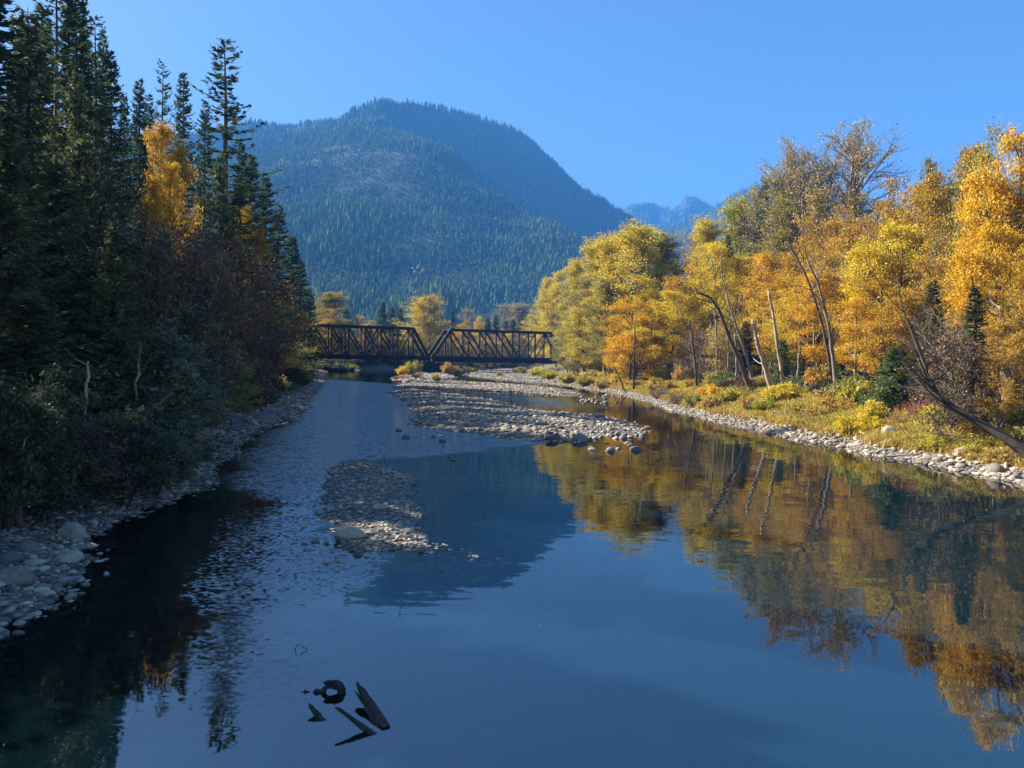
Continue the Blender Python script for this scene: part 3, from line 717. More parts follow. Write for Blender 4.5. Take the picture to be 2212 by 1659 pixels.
def bush(seed, H, W, n, leaf, stems=26, flat=0.4):
    r = np.random.default_rng(seed); mb = MB(); tips = []
    for i in range(stems):
        az = r.uniform(0, 6.283); q = r.uniform(0, 0.6) ; lean = r.uniform(0.05, 1.0)
        P = [np.array([math.cos(az) * q * .3 * W, math.sin(az) * q * .3 * W, 0])]; d = np.array([math.cos(az) * lean, math.sin(az) * lean, 1.0]); d /= np.linalg.norm(d)
        L = H * r.uniform(0.6, 1.05) * (1 - 0.25 * lean)
        for k in range(4):
            d = d + r.normal(0, 0.12, 3) + np.array([math.cos(az), math.sin(az), -0.2]) * 0.06; d /= np.linalg.norm(d); P.append(P[-1] + d * L / 4)
        P = np.array(P); mb.tube(P, np.linspace(0.018, 0.004, 5), 3, cap=False)
        for w in range(5):
            k = r.integers(1, 4); dw = rot_dir(P[k + 1] - P[k], r.uniform(0.4, 0.9), r); e = P[k] + dw * L * 0.28
            mb.tube(np.array([P[k], e]), np.array([0.008, 0.003]), 3, cap=False); tips.append((P[k], e))
        tips.append((P[3], P[4]))
    tips = np.array(tips); idx = r.integers(0, len(tips), n); f = r.random(n)[:, None]
    Pp = tips[idx, 0] * (1 - f) + tips[idx, 1] * f + r.normal(0, 0.09 * H, (n, 3)) * np.array([1, 1, .6])
    Pp[:, 2] = np.abs(Pp[:, 2])
    return mb, leaf_mesh('leaves', Pp, leaf, r, flat, 1.6)
proto('bushA', *bush(41, 2.0, 2.2, 2600, 0.13), 'greybark')
proto('bushB', *bush(42, 1.5, 2.4, 2400, 0.11, flat=0.2), 'greybark')
proto('bushC', *bush(43, 2.4, 2.6, 900, 0.09, stems=60), 'greybark')

KIND = {'firA': 'fir_tree', 'firB': 'fir_tree', 'firC': 'fir_tree', 'cedar': 'cedar_tree', 'cedarB': 'cedar_tree', 'mapleA': 'maple_tree', 'mapleB': 'maple_tree', 'mapleC': 'maple_tree',
        'cottonA': 'cottonwood_tree', 'cottonB': 'cottonwood_tree', 'sparse': 'cottonwood_tree', 'bareA': 'bare_tree', 'bareB': 'bare_tree', 'thicket': 'alder_tree', 'willow': 'willow_tree',
        'bushA': 'shrub', 'bushB': 'shrub', 'bushC': 'shrub'}
NAT = {'firA': (40, 5.5), 'firB': (36, 4.6), 'firC': (30, 3.6), 'cedar': (30, 4.6), 'cedarB': (26, 4.2), 'mapleA': (20, 6.3), 'mapleB': (20, 5.4), 'mapleC': (20, 7), 'cottonA': (24, 5.5), 'cottonB': (24, 4.6),
       'sparse': (22, 5.5), 'bareA': (26, 8.8), 'bareB': (14, 6.2), 'thicket': (12, 4.2), 'willow': (9, 4.6), 'bushA': (2.0, 1.6), 'bushB': (1.5, 1.5), 'bushC': (2.4, 1.6)}
prng = random.Random(5)
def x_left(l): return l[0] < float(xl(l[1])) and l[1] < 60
def plant(kind, loc, H, W, leafmat_, label, group, bark=None, rz=None, lean=(0, 0), cat=None):
    """W = crown radius in metres"""
    nh, nw = NAT[kind]; tm, lm = PROTO[kind]
    e = link(bpy.data.objects.new(KIND[kind], None)); e.empty_display_size = 0.5
    e.location = loc; e.scale = (W / nw, W / nw, H / nh)
    e.rotation_euler = (R(lean[0]), R(lean[1]), prng.uniform(0, 6.28) if rz is None else rz)
    c = cat or ('tree' if H > 3.5 and KIND[kind] != 'shrub' else 'shrub')
    tag(e, label, c, group)
    t = link(bpy.data.objects.new('trunk' if c == 'tree' else 'stems', tm), e)
    l = link(bpy.data.objects.new('crown' if c == 'tree' else 'foliage', lm), e)
    l.material_slots[0].link = 'OBJECT'; l.material_slots[0].material = M[leafmat_]
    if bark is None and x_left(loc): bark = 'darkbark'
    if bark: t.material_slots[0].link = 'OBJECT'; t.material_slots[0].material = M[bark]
    return e
def tree_at(kind, u, Y, vtop, wpx, mat, label, group, **k):
    """u, Y: where it stands; vtop: how high it reaches; wpx: crown width as it shows"""
    x = PT(u, 770, Y)[0]
    wpx = wpx * (1.6 if 'fir' in kind or 'cedar' in kind else 1.6)
    g = gz1(x, Y)
    H = PT(u, vtop, Y)[2] - g
    return plant(kind, (x, Y, g - 0.15), H, wpx / 2 / FPX * Y, mat, label, group, **k)

GR = 'trees on the right bank'
GL = 'trees on the left bank'
GB = 'trees beyond the bridge'
RT = [
 # kind, u, Y, vtop, width px, material, label
 ('cottonB', 1172, 296, 600, 50, 'cotton', 'pale yellow cottonwood just right of the bridge end, farthest of the bank'),
 ('cottonB', 1200, 288, 585, 56, 'yellow', 'yellow cottonwood rising over the right end of the bridge'),
 ('cottonA', 1240, 210, 560, 64, 'cotton', 'slim olive yellow cottonwood left of the broad rounded cottonwood'),
 ('cottonA', 1285, 195, 515, 80, 'cotton', 'yellow green cottonwood on the left shoulder of the broad rounded cottonwood'),
 ('cottonA', 1372, 172, 484, 150, 'cotton', 'broad rounded cottonwood with a dark straight trunk, tallest near the bridge'),
 ('cottonA', 1318, 180, 505, 90, 'yellow', 'yellow cottonwood touching the left side of the broad rounded cottonwood'),
 ('cottonA', 1425, 178, 500, 90, 'olive', 'olive cottonwood on the right shoulder of the broad rounded cottonwood'),
 ('sparse', 1490, 185, 500, 80, 'tan', 'thin grey half bare tree against the far mountain'),
 ('cottonB', 1226, 218, 690, 48, 'olive', 'grey green alder hanging over the right end of the bridge deck'),
 ('cottonB', 1248, 200, 660, 60, 'olive', 'grey green leafy alder standing by the water just right of the bridge'),
 ('cottonB', 1275, 185, 640, 80, 'cotton', 'olive alder at the water side under the slim cottonwoods'),
 ('cottonA', 1306, 172, 600, 80, 'olive', 'dense green alder just left of the golden maple by the water'),
 ('mapleA', 1362, 143, 648, 100, 'gold', 'bright golden maple with its crown down to the bank, leftmost of the golden ones'),
 ('mapleA', 1332, 150, 705, 60, 'gold', 'small golden maple tucked against the left side of the bright golden maple'),
 ('mapleB', 1452, 138, 628, 88, 'yellow', 'yellow maple right of the bright golden maple by the water'),
 ('mapleB', 1425, 148, 705, 60, 'gold', 'low orange gold maple between two taller yellow ones'),
 ('mapleC', 1480, 152, 548, 90, 'orange', 'rusty orange maple behind the yellow maple'),
 ('mapleB', 1545, 132, 520, 96, 'yellow', 'yellow maple crown above the two dark leaning trunks'),
 ('mapleB', 1600, 140, 560, 80, 'mixed', 'green and yellow maple behind the pale leaning snags'),
 ('cottonA', 1590, 165, 425, 96, 'lime', 'tall yellow green tree on the left flank of the highest clump'),
 ('firB', 1640, 150, 385, 90, 'fir', 'dark drooping fir half buried in the highest clump'),
 ('cedar', 1560, 150, 500, 70, 'olive', 'olive cedar below the tall yellow green tree'),
 ('sparse', 1665, 142, 365, 100, 'olive', 'olive half bare tree leaning into the big bare cottonwood from the left'),
 ('cottonA', 1690, 138, 430, 100, 'olive', 'moss green tree under the left limbs of the big bare cottonwood'),
 ('bareA', 1800, 138, 262, 245, 'tan', 'big bare cottonwood spreading grey limbs against the sky'),
 ('bareA', 1715, 145, 300, 180, 'tan', 'bare grey cottonwood merging with the left side of the biggest bare one'),
 ('sparse', 1760, 128, 400, 90, 'tan', 'grey brown leafless tree under the big bare cottonwood'),
 ('mapleC', 1720, 118, 475, 110, 'orange', 'rust orange maple above the tall pale snag'),
 ('mapleB', 1650, 122, 545, 84, 'gold', 'golden maple behind the tall pale snag, left of the rust orange one'),
 ('mapleC', 1800, 112, 440, 150, 'rust', 'broad brownish maple in the middle of the right hand trees'),
 ('mapleC', 1885, 108, 392, 140, 'rust', 'orange brown maple on the skyline right of the big bare cottonwood'),
 ('mapleC', 1850, 102, 470, 130, 'tan', 'tan thinning maple below the orange brown skyline maple'),
 ('cottonB', 1993, 150, 345, 56, 'pale', 'small pale green tree alone on the skyline beyond the maples'),
 ('mapleA', 1945, 88, 470, 150, 'yellow', 'yellow maple with a wide bright crown below the small pale skyline tree'),
 ('mapleB', 1985, 98, 400, 120, 'orange', 'orange maple left of the tall dark green maple'),
 ('mapleB', 2068, 82, 318, 110, 'mixed', 'tall dark green and rust maple on the skyline at the right'),
 ('mapleC', 2120, 76, 270, 130, 'olive', 'green and orange maple between the tall dark one and the huge golden one'),
 ('mapleA', 2195, 64, 262, 150, 'gold', 'huge golden maple cut by the right edge of the picture'),
 ('mapleC', 2310, 62, 215, 150, 'orange', 'tall orange maple mostly outside the right edge'),
 ('mapleA', 2150, 60, 470, 120, 'gold', 'golden maple below the huge one at the right edge'),
 ('mapleC', 2060, 74, 480, 120, 'rust', 'brown maple with bare patches left of the lower golden maple at the right edge'),
 ('mapleC', 2215, 54, 560, 110, 'orange', 'orange maple with thin leaves low at the right edge'),
 ('firC', 2100, 54, 610, 90, 'fir', 'dark young fir among the trunks at the right'),
 ('firC', 2010, 66, 600, 80, 'fir', 'dark fir showing between yellow maple crowns'),
 ('mapleB', 1760, 96, 585, 100, 'gold', 'golden maple over the pair of dark straight trunks'),
 ('mapleB', 1850, 86, 640, 100, 'gold', 'low golden maple right of the pair of dark straight trunks'),
 ('mapleA', 1905, 80, 600, 110, 'orange', 'orange maple standing over the yellow shrubs'),
 ('mapleC', 1700, 108, 625, 90, 'yellow', 'yellow maple low behind the tall pale snag'),
 ('thicket', 1512, 118, 715, 76, 'twig', 'grey leafless alder at the water side right of the yellow maple'),
 ('thicket', 1560, 112, 700, 70, 'tan', 'brown thin alder left of the dark leaning trunks'),
 ('bareB', 1545, 120, 690, 90, 'twig', 'low bare tree with crossing dark limbs over the bank'),
 ('cedar', 1690, 98, 730, 50, 'green', 'young green cedar in front of the dark wood by the snags'),
 ('firC', 1610, 110, 690, 60, 'fir', 'dark fir in the shade behind the leaning snags'),
 ('firC', 1740, 104, 690, 60, 'fir', 'dark fir in the shade right of the tall pale snag'),
 ('cedar', 1935, 66, 740, 90, 'green', 'green cedar bending over the yellow shrubs'),
 ('thicket', 2065, 52, 700, 120, 'twig', 'bare shrubby tree of white twigs above the fallen leaning trunk'),
 ('bareB', 2040, 58, 640, 110, 'orange', 'grey branched tree with a few orange leaves behind the leaning trunk'),
 ('bareB', 2170, 58, 600, 130, 'twig', 'grey bare tree behind the leaning trunk near the right edge'),
 ('mapleB', 2160, 50, 690, 90, 'rust', 'rusty maple low behind the base of the leaning trunk'),
]
for a in RT: tree_at(a[0], a[1], a[2], a[3], a[4], a[5], a[6], GR)
for i, (u, Y, vt, wp, kd, mt, lb) in enumerate([
 (1520, 158, 470, 80, 'cottonA', 'cotton', 'yellow green tree between the broad rounded cottonwood and the highest clump'),
 (1620, 156, 400, 90, 'sparse', 'olive', 'thin olive tree on the left skyline of the highest clump'),
 (1740, 136, 440, 110, 'mapleC', 'tan', 'tan maple under the bare crowns, above the rust orange maple'),
 (1840, 130, 410, 110, 'sparse', 'tan', 'grey tan tree low in front of the big bare cottonwood'),
 (1935, 118, 420, 110, 'mapleC', 'orange', 'orange brown maple below the gap in the skyline'),
 (2015, 100, 420, 110, 'mapleB', 'rust', 'brownish maple left below the tall dark green one'),
 (2100, 88, 380, 120, 'mapleC', 'gold', 'gold green maple filling behind the skyline maples at the right'),
 (1680, 116, 600, 100, 'mapleB', 'orange', 'orange maple low between the pale snags and the dark pair'),
 (1780, 104, 520, 120, 'mapleC', 'orange', 'orange tan maple above the pair of dark straight trunks'),
 (1985, 84, 560, 120, 'mapleC', 'mixed', 'green gold maple above the bent cedar'),
 (2085, 68, 600, 110, 'mapleB', 'mixed', 'shaded green maple in the middle of the right edge wood'),
 (1400, 165, 600, 90, 'cottonB', 'yellow', 'yellow cottonwood directly behind the bright golden maple'),
 (1260, 190, 600, 80, 'cottonB', 'olive', 'olive cottonwood above the water side alders near the bridge')]): tree_at(kd, u, Y, vt, wp, mt, lb, GR)
# darker rows deeper in the right bank wood
for i, (u, Y, vt, wp, kd, mt) in enumerate([(1500, 175, 560, 90, 'firB', 'fir'), (1560, 165, 520, 90, 'firC', 'fir'), (1640, 160, 480, 100, 'firB', 'fir'), (1720, 150, 520, 100, 'firC', 'fir'), (1800, 135, 500, 110, 'firB', 'fir'),
      (1880, 128, 480, 110, 'firC', 'fir'), (1960, 118, 450, 110, 'firB', 'fir'), (2040, 105, 430, 120, 'firC', 'fir'), (2120, 96, 400, 120, 'firB', 'fir'), (2200, 90, 360, 130, 'firC', 'fir'), (2290, 80, 330, 140, 'firB', 'fir'),
      (1450, 180, 600, 80, 'firC', 'fir'), (1400, 190, 600, 80, 'firC', 'fir')]):
    tree_at(kd, u, Y, vt, wp, mt, 'dark fir hidden deep in the right bank wood behind the autumn maples', 'dark firs behind the autumn maples')
LT = [
 ('firA', 482, 97, 82, 200, 'fir', 'tallest fir on the left bank, ragged spire standing clear against the sky'),
 ('firB', 395, 112, 152, 92, 'fir', 'pointed fir just left of the tallest ragged fir'),
 ('firA', 350, 106, 128, 90, 'fir', 'slender thin topped fir behind the orange maple'),
 ('firC', 300, 104, 162, 80, 'fir', 'pointed fir on the skyline left of the slender thin topped fir'),
 ('firC', 268, 98, 195, 70, 'fir', 'shorter fir on the skyline beside the dense tall cluster'),
 ('firB', 240, 74, 105, 120, 'fir', 'rightmost fir of the dense tall cluster at the upper left'),
 ('firA', 205, 70, 30, 140, 'fir', 'dark fir second from the right in the tall upper left cluster'),
 ('firB', 165, 66, -60, 150, 'fir', 'tall fir whose tip leaves the top of the picture'),
 ('firA', 120, 60, -110, 170, 'fir', 'open branched fir crossing the top edge at the upper left'),
 ('firB', 222, 80, 70, 90, 'fir', 'dark fir on the right shoulder of the tall upper left cluster, behind the open ones'),
 ('firB', 148, 76, -20, 110, 'fir', 'dark fir filling the upper left cluster behind the one leaving the picture'),
 ('firB', 185, 84, 60, 100, 'fir', 'dark fir seen between two taller firs of the upper left cluster'),
 ('firC', 95, 64, 0, 120, 'fir', 'dark fir behind the rounded olive cedar'),
 ('firB', 320, 118, 200, 80, 'fir', 'small fir on the skyline behind the orange maple, on its left'),
 ('firB', 440, 126, 215, 80, 'fir', 'fir low on the skyline just left of the tallest ragged fir'),
 ('firC', 520, 130, 300, 80, 'fir', 'fir low on the skyline just right of the tallest ragged fir'),
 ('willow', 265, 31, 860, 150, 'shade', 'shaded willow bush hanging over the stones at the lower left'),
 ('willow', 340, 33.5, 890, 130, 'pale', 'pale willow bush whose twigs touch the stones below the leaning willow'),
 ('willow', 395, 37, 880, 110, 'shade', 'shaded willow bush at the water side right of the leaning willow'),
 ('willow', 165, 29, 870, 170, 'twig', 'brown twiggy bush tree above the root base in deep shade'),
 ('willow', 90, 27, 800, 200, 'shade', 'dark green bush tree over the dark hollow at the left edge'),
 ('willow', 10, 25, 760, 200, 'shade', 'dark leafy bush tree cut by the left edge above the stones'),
 ('cedar', 60, 52, 10, 190, 'cedar', 'olive green cedar with a rounded top at the upper left corner'),
 ('firB', -20, 48, -120, 220, 'fir', 'big fir cut by the left edge of the picture'),
 ('cedarB', 175, 56, 150, 110, 'cedar', 'brownish drooping cedar lit at its top in front of the tall cluster'),
 ('cedarB', 20, 40, 230, 220, 'cedar', 'mossy cedar hanging down along the left edge'),
 ('cedar', 120, 45, 340, 190, 'cedar', 'shaded green cedar in the middle of the left forest'),
 ('firB', 540, 116, 330, 110, 'fir', 'fir right of the tallest fir, stepping down to the bridge'),
 ('firC', 515, 108, 400, 100, 'cedar', 'lighter green fir in front of the foot of the tallest fir'),
 ('firB', 572, 136, 378, 100, 'fir', 'fir in the descending row, second right of the tallest fir'),
 ('firB', 600, 158, 440, 90, 'fir', 'fir in the descending row above the dark riverside thicket'),
 ('firC', 628, 182, 505, 84, 'fir', 'fir in the descending row, third from the bridge'),
 ('firB', 648, 205, 560, 74, 'fir', 'fir in the descending row, second from the bridge'),
 ('firC', 668, 228, 625, 60, 'fir', 'small fir standing over the left end of the bridge'),
 ('firC', 655, 190, 650, 60, 'fir', 'dark fir at the water side left of the bridge end'),
 ('mapleB', 347, 88, 262, 84, 'orange', 'glowing orange maple among the dark firs of the left bank'),
 ('mapleB', 362, 80, 350, 56, 'gold', 'golden lower half of maple growth beside the glowing orange maple'),
 ('mapleB', 535, 105, 445, 44, 'orange', 'small orange maple catching light right of the tallest fir'),
 ('cedarB', 470, 88, 330, 90, 'cedar', 'olive cedar wrapped round the foot of the tallest fir'),
 ('thicket', 400, 52, 480, 120, 'twig', 'brown leafless alder below the glowing orange maple'),
 ('cedarB', 360, 50, 490, 110, 'cedar', 'shaded drooping cedar between two brown alders below the glowing orange maple'),
 ('thicket', 450, 60, 520, 110, 'twig', 'brown alder left of the brown alder below the small orange maple'),
 ('cedar', 250, 40, 470, 130, 'cedar', 'shaded cedar left of the brown alders, behind the leaning willow'),
 ('thicket', 500, 88, 500, 140, 'twig', 'brown leafless alder below the small orange maple'),
 ('thicket', 560, 108, 560, 120, 'twig', 'brown alder half way along the shaded left bank'),
 ('thicket', 600, 130, 640, 100, 'rust', 'rusty brown alder near the far end of the shaded left bank'),
 ('thicket', 315, 45, 470, 140, 'twig', 'brown leafless alder in the shade under the orange maple'),
 ('bareB', 205, 56, 235, 170, 'twig', 'bare tree with long pale limbs reaching right across the dark firs'),
 ('bareB', 280, 58, 400, 170, 'twig', 'lower bare tree with pale limbs over the shaded slope'),
 ('bareB', 120, 44, 500, 170, 'twig', 'bare tree with twisting branches in the deep shade at the left'),
 ('willow', 310, 43, 655, 250, 'pale', 'pale leafed willow leaning over the stones of the left bank'),
 ('willow', 400, 50, 730, 150, 'pale', 'smaller pale willow right of the leaning willow'),
 ('willow', 470, 62, 720, 140, 'olive', 'olive willow by the stones half way along the left bank'),
 ('cedar', 60, 34, 620, 220, 'cedar', 'low shaded cedar above the dark hollow at the left edge'),
 ('cedar', 190, 42, 560, 200, 'green', 'green cedar in shade behind the leaning willow'),
 ('firC', 290, 56, 520, 150, 'fir', 'dark fir in shade directly behind the leaning willow'),
 ('firC', 380, 68, 560, 120, 'fir', 'dark fir in shade behind the smaller willow'),
 ('firC', 450, 80, 610, 110, 'fir', 'dark fir in shade behind the olive willow'),
 ('thicket', 530, 84, 690, 110, 'twig', 'low brown alder over the gravel of the left bank'),
 ('thicket', 575, 104, 720, 90, 'twig', 'low dark alder over the far gravel of the left bank'),
 ('thicket', 625, 140, 735, 80, 'olive', 'low olive alder at the far end of the left gravel'),
 ('firC', 612, 150, 600, 80, 'fir', 'dark fir in shade behind the far riverside alders'),
 ('firC', 560, 120, 540, 90, 'fir', 'dark fir in shade between the brown alders'),
]
for a in LT: tree_at(a[0], a[1], a[2], a[3], a[4], a[5], a[6], GL)
# the rest of the left bank forest, up the slope and beside the viewpoint (it shades the river and shows in the water)
fr = random.Random(9)
for (x, y, h) in [(-34, 38, 30), (-27, 26, 24), (-24, 15, 22), (-38, 20, 30), (-45, 55, 34), (-52, 72, 36), (-60, 95, 36), (-64, 120, 34), (-72, 150, 34), (-80, 180, 34), (-50, 40, 32), (-66, 60, 34), (-78, 90, 32),
                  (-90, 130, 32), (-36, 5, 26), (-60, 22, 30), (-96, 170, 30), (-100, 210, 28), (-86, 235, 28), (-110, 110, 26)]:
    kd = fr.choice(['firB', 'firC', 'cedar'])
    if abs(y) < 30: mt = 'cedar'
    else: mt = 'fir'
    plant(kd, (x, y, gz1(x, y) - 0.2), h * fr.uniform(0.9, 1.1), 5.2, mt, 'dark evergreen deep in the left bank forest, mostly hidden by the front trees', 'evergreens deep in the left forest')
for i, (x, y) in enumerate([(-60, 266), (-66, 270), (-72, 276), (-64, 279), (-58, 284), (-70, 290), (-62, 294), (-78, 284), (-54, 290)]):
    plant(['bushA', 'bushC'][i % 2], (x, y, gz1(x, y) - .2), 3.0, 3.6, ['shade', 'twig'][i % 2], 'dark brush on the left bank under the bridge, ' + ['right by the abutment', 'behind the abutment', 'farther behind the abutment', 'nearer the water', 'at the water line', 'up the bank', 'between water and wood', 'highest on the bank', 'farthest along the water'][i], 'brush under the left bridge end', cat='shrub')
for i, (x, y) in enumerate([(-66, 300), (-76, 296), (-56, 302), (-48, 304), (-84, 292)]):
    plant(['firC', 'firB'][i % 2], (x, y, gz1(x, y) - .2), 15, 5.0, 'fir', 'dark fir behind the left bridge span, ' + ['second from the left bank wood', 'nearest the left bank wood', 'third from the left bank wood', 'fourth from the left bank wood', 'inside the left bank wood'][i], 'dark firs behind the left span')
for i in range(12):
    x = -57.5 - (i % 4) * 2.6; y = 262 + (i // 4) * 6 + (i % 4) * 1.5; x = min(x, float(xl(y)) - .3 - (i % 4) * 2.2)
    plant(['bushA', 'bushB'][i % 2], (x, y, max(gz1(x, y), 0) - .3), 2.6, 3.6, ['shade', 'shade', 'olive'][i % 3], 'low brush below the left truss, ' + ['nearest row', 'middle row', 'farthest row'][i // 4] + ', ' + ['at the water', 'second from the water', 'third from the water', 'deepest in the shade'][i % 4], 'brush below the left truss', cat='shrub')
for i in range(10):
    x = -75 + i * 2.1; y = 283 + (i * 3) % 8 + (0 if x < -66 else 4)
    plant(['bushA', 'bushC', 'bushB'][i % 3], (x, y, max(gz1(x, y), 0) - .3), 4.2, 4.2, ['shade', 'twig', 'shade'][i % 3], 'dark overgrown bush on the shore just beyond the left bridge span, ' + ['first in line', 'second in line', 'third in line', 'fourth in line', 'fifth in line', 'sixth in line', 'seventh in line', 'eighth in line', 'ninth in line', 'last in line'][i], 'brush beyond the left bridge span', cat='shrub')
BT = [
 ('cottonA', 712, 312, 630, 84, 'olive', 'green yellow tree at the left behind the bridge, beside the dark firs'),
 ('mapleC', 706, 300, 668, 60, 'orange', 'orange brown maple at the left behind the bridge'),
 ('firB', 745, 330, 660, 44, 'cedar', 'olive fir behind the left bridge span, beside the green yellow tree'),
 ('sparse', 775, 330, 680, 56, 'tan', 'tan thin tree behind the left bridge span'),
 ('mapleC', 800, 320, 692, 50, 'orange', 'peach coloured maple left of the tall green firs'),
 ('firC', 826, 320, 648, 40, 'cedar', 'tall green fir behind the bridge, leftmost of three'),
 ('firC', 846, 325, 660, 40, 'cedar', 'tall green fir behind the bridge, middle of three'),
 ('firC', 864, 330, 664, 40, 'cedar', 'tall green fir behind the bridge, rightmost of three'),
 ('cottonA', 918, 308, 640, 84, 'yellow', 'bright yellow cottonwood rising behind the gap between the bridge spans'),
 ('sparse', 928, 303, 634, 60, 'tan', 'half bare brown tree growing through the bright yellow cottonwood'),
 ('sparse', 955, 312, 690, 56, 'tan', 'grey brown tree right of the bright yellow cottonwood'),
 ('firC', 975, 400, 668, 30, 'fir', 'dark slim fir right of the bright yellow cottonwood'),
 ('mapleC', 1000, 360, 690, 50, 'orange', 'low orange maple behind the left part of the right span'),
 ('mapleC', 1030, 380, 690, 46, 'rust', 'brown maple beside the low orange maple behind the bridge'),
 ('cottonB', 1036, 400, 684, 24, 'yellow', 'tiny yellow tree above the right bridge span'),
 ('firC', 1052, 380, 684, 34, 'fir', 'rounded dark fir above the right span, leftmost of the row'),
 ('firC', 1070, 380, 680, 32, 'fir', 'dark fir above the right span, second of the row'),
 ('firC', 1092, 390, 690, 30, 'fir', 'dark fir above the right span, third of the row'),
 ('firC', 1108, 385, 688, 36, 'fir', 'dark fir above the right span, fourth of the row'),
 ('firC', 1124, 385, 694, 34, 'fir', 'dark fir above the right span, last of the row'),
 ('cottonB', 1146, 370, 680, 40, 'cotton', 'yellow green tree behind the right end of the right span'),
 ('sparse', 1010, 420, 665, 46, 'farpale', 'pale grey tree behind the low orange maple'),
 ('sparse', 1085, 430, 655, 60, 'farpale', 'pale grey cottonwood above the dark firs of the right span'),
 ('cottonA', 1120, 440, 655, 60, 'farpale', 'pale cottonwood right above the dark firs of the right span'),
 ('thicket', 900, 304, 740, 60, 'olive', 'green yellow shrubby tree on the island behind the pier'),
 ('thicket', 876, 302, 748, 50, 'lime', 'yellow shrubby tree left of the pier behind the left span'),
 ('thicket', 965, 302, 735, 56, 'tan', 'brown leafless bush tree right of the pier'),
]
for a in BT: tree_at(a[0], a[1], a[2], a[3], a[4], a[5], a[6], GB)
for i in range(13):
    x = -54 + i * 3.3; y = float(np.interp(x, [-52, -30, -16], [287, 297, 313])) + 1.2 + (i % 3)
    plant(['bushA', 'bushC', 'bushB'][i % 3], (x, y, max(gz1(x, y), 0) - .2), 3.2 + (i * 5 % 4) * .5, 2.8, ['shade', 'twig', 'shade'][i % 3],
          'dark bush on the far bank under the left bridge span, ' + ['farthest left', 'second from the left', 'third from the left', 'fourth from the left', 'left of the middle', 'just before the middle', 'in the middle', 'just past the middle', 'right of the middle', 'fourth from the pier', 'third from the pier', 'second from the pier', 'nearest the pier'][i], 'bushes under the left span', cat='shrub')
UPOS = ['at its far left end', 'near its left end', 'a quarter along', 'left of its middle', 'at its middle', 'right of its middle', 'three quarters along', 'close to the pier', 'just right of the pier', 'near its left end post', 'a quarter along it', 'before its middle', 'at the middle panel', 'past its middle', 'three quarters along it', 'near its right end', 'at its right end']
for i, u in enumerate(range(690, 1200, 30)):
    kd = ['thicket', 'sparse', 'cottonB'][i % 3]
    tree_at(kd, u, (308 if u < 905 else 352) + 7 * (i % 4) , 708 + (i * 7) % 22, 60, ['tan', 'orange', 'cotton'][i % 3], ['tan alder thicket', 'orange thin tree', 'yellow leafy tree'][i % 3] + ' seen ' + ('through the left truss span' if u < 920 else 'through the right truss span') + ', ' + UPOS[i], 'undergrowth behind the bridge')
for i in range(16):
    x = -150 + i * 11; y = 470 + (i * 37) % 50
    kd = ['firC', 'cottonB', 'sparse', 'firB'][i % 4]
    plant(kd, (x, y, gz1(x, y) if y < 380 else 2.5), 16 + (i * 5) % 9, 4.5, ['fir', 'olive', 'farpale', 'fir'][i % 4], 'small tree of the distant valley floor wood below the mountain', 'valley floor wood below the mountain')

# ------------------------------------------------------------------ trunks of the right bank that stand free of their crowns
def poly_trunk(name, uvs, r0, r1, mat, label, cat, Y=None, group=None, lean_y=0.0, limbs=0, stubs=0, seed=0):
    r = np.random.default_rng(100 + seed)
    b = HIT(*uvs[0]) if Y is None else PT(uvs[0][0], uvs[0][1], Y)
    Y0 = b[1]
    P = [PT(u, v, Y0 + lean_y * i) for i, (u, v) in enumerate(uvs)]
    P[0][2] -= 0.4
    P = np.array(P)
    # resample smoothly
    k = 14; t = np.linspace(0, 1, len(P)); tt = np.linspace(0, 1, k)
    Q = np.stack([np.interp(tt, t, P[:, i]) for i in range(3)], -1)
    Q[1:-1] = (Q[:-2] + 2 * Q[1:-1] + Q[2:]) / 4 + r.normal(0, 0.03, (k - 2, 3))
    mb = MB(); org = P[0].copy()
    rr_ = np.linspace(r0, r1, k) * r.uniform(0.88, 1.12, k); rr_[0] *= 1.7; rr_[1] *= 1.2
    mb.tube(Q - org, rr_, 9)
    V0 = mb.V[0]; c_ = np.repeat(Q - org, 9, 0); mb.V[0] = c_ + (V0[:len(c_)] - c_) * (1 + .12 * r.normal(0, 1, (len(c_), 1)))
    for s in range(limbs):
        i = r.integers(int(k * .35), k - 1); d = rot_dir(Q[i + 1] - Q[i], r.uniform(.5, 1.1), r); d[2] = abs(d[2]) * .8 + .1; L = r.uniform(1.5, 4.5); p = [Q[i]]; rl = min(rr_[i] * .5, .09)
        for a_ in range(4): d = d / np.linalg.norm(d) + r.normal(0, .18, 3) + [0, 0, .08]; p.append(p[-1] + d / np.linalg.norm(d) * L / 4)
        p = np.array(p); mb.tube(p - org, np.linspace(rl, .012, 5), 4, cap=False)
        for t_ in range(6):
            a_ = r.integers(1, 5); e_ = rot_dir(p[a_] - p[a_ - 1], r.uniform(.4, .9), r); e_ /= np.linalg.norm(e_); l_ = L * r.uniform(.15, .4)
            mb.tube(np.array([p[a_], p[a_] + e_ * l_ * .5 + r.normal(0, .04, 3), p[a_] + e_ * l_ + [0, 0, .1 * l_]]) - org, [rl * .3, rl * .2, .006], 3, cap=False)
    for s in range(stubs):
        i = r.integers(4, k - 1); d = r.normal(0, 1, 3); d[2] = abs(d[2]) * .5 + .2; d /= np.linalg.norm(d); L = r.uniform(.5, 2.2)
        mb.tube(np.array([Q[i], Q[i] + d * L * .5, Q[i] + d * L + [0, 0, .2 * L]]) - org, np.array([r1 * .5, r1 * .35, r1 * .12]), 4)
    o = mb.obj(name, M[mat], smooth=True); o.location = org
    tag(o, label, cat, group)
    return o
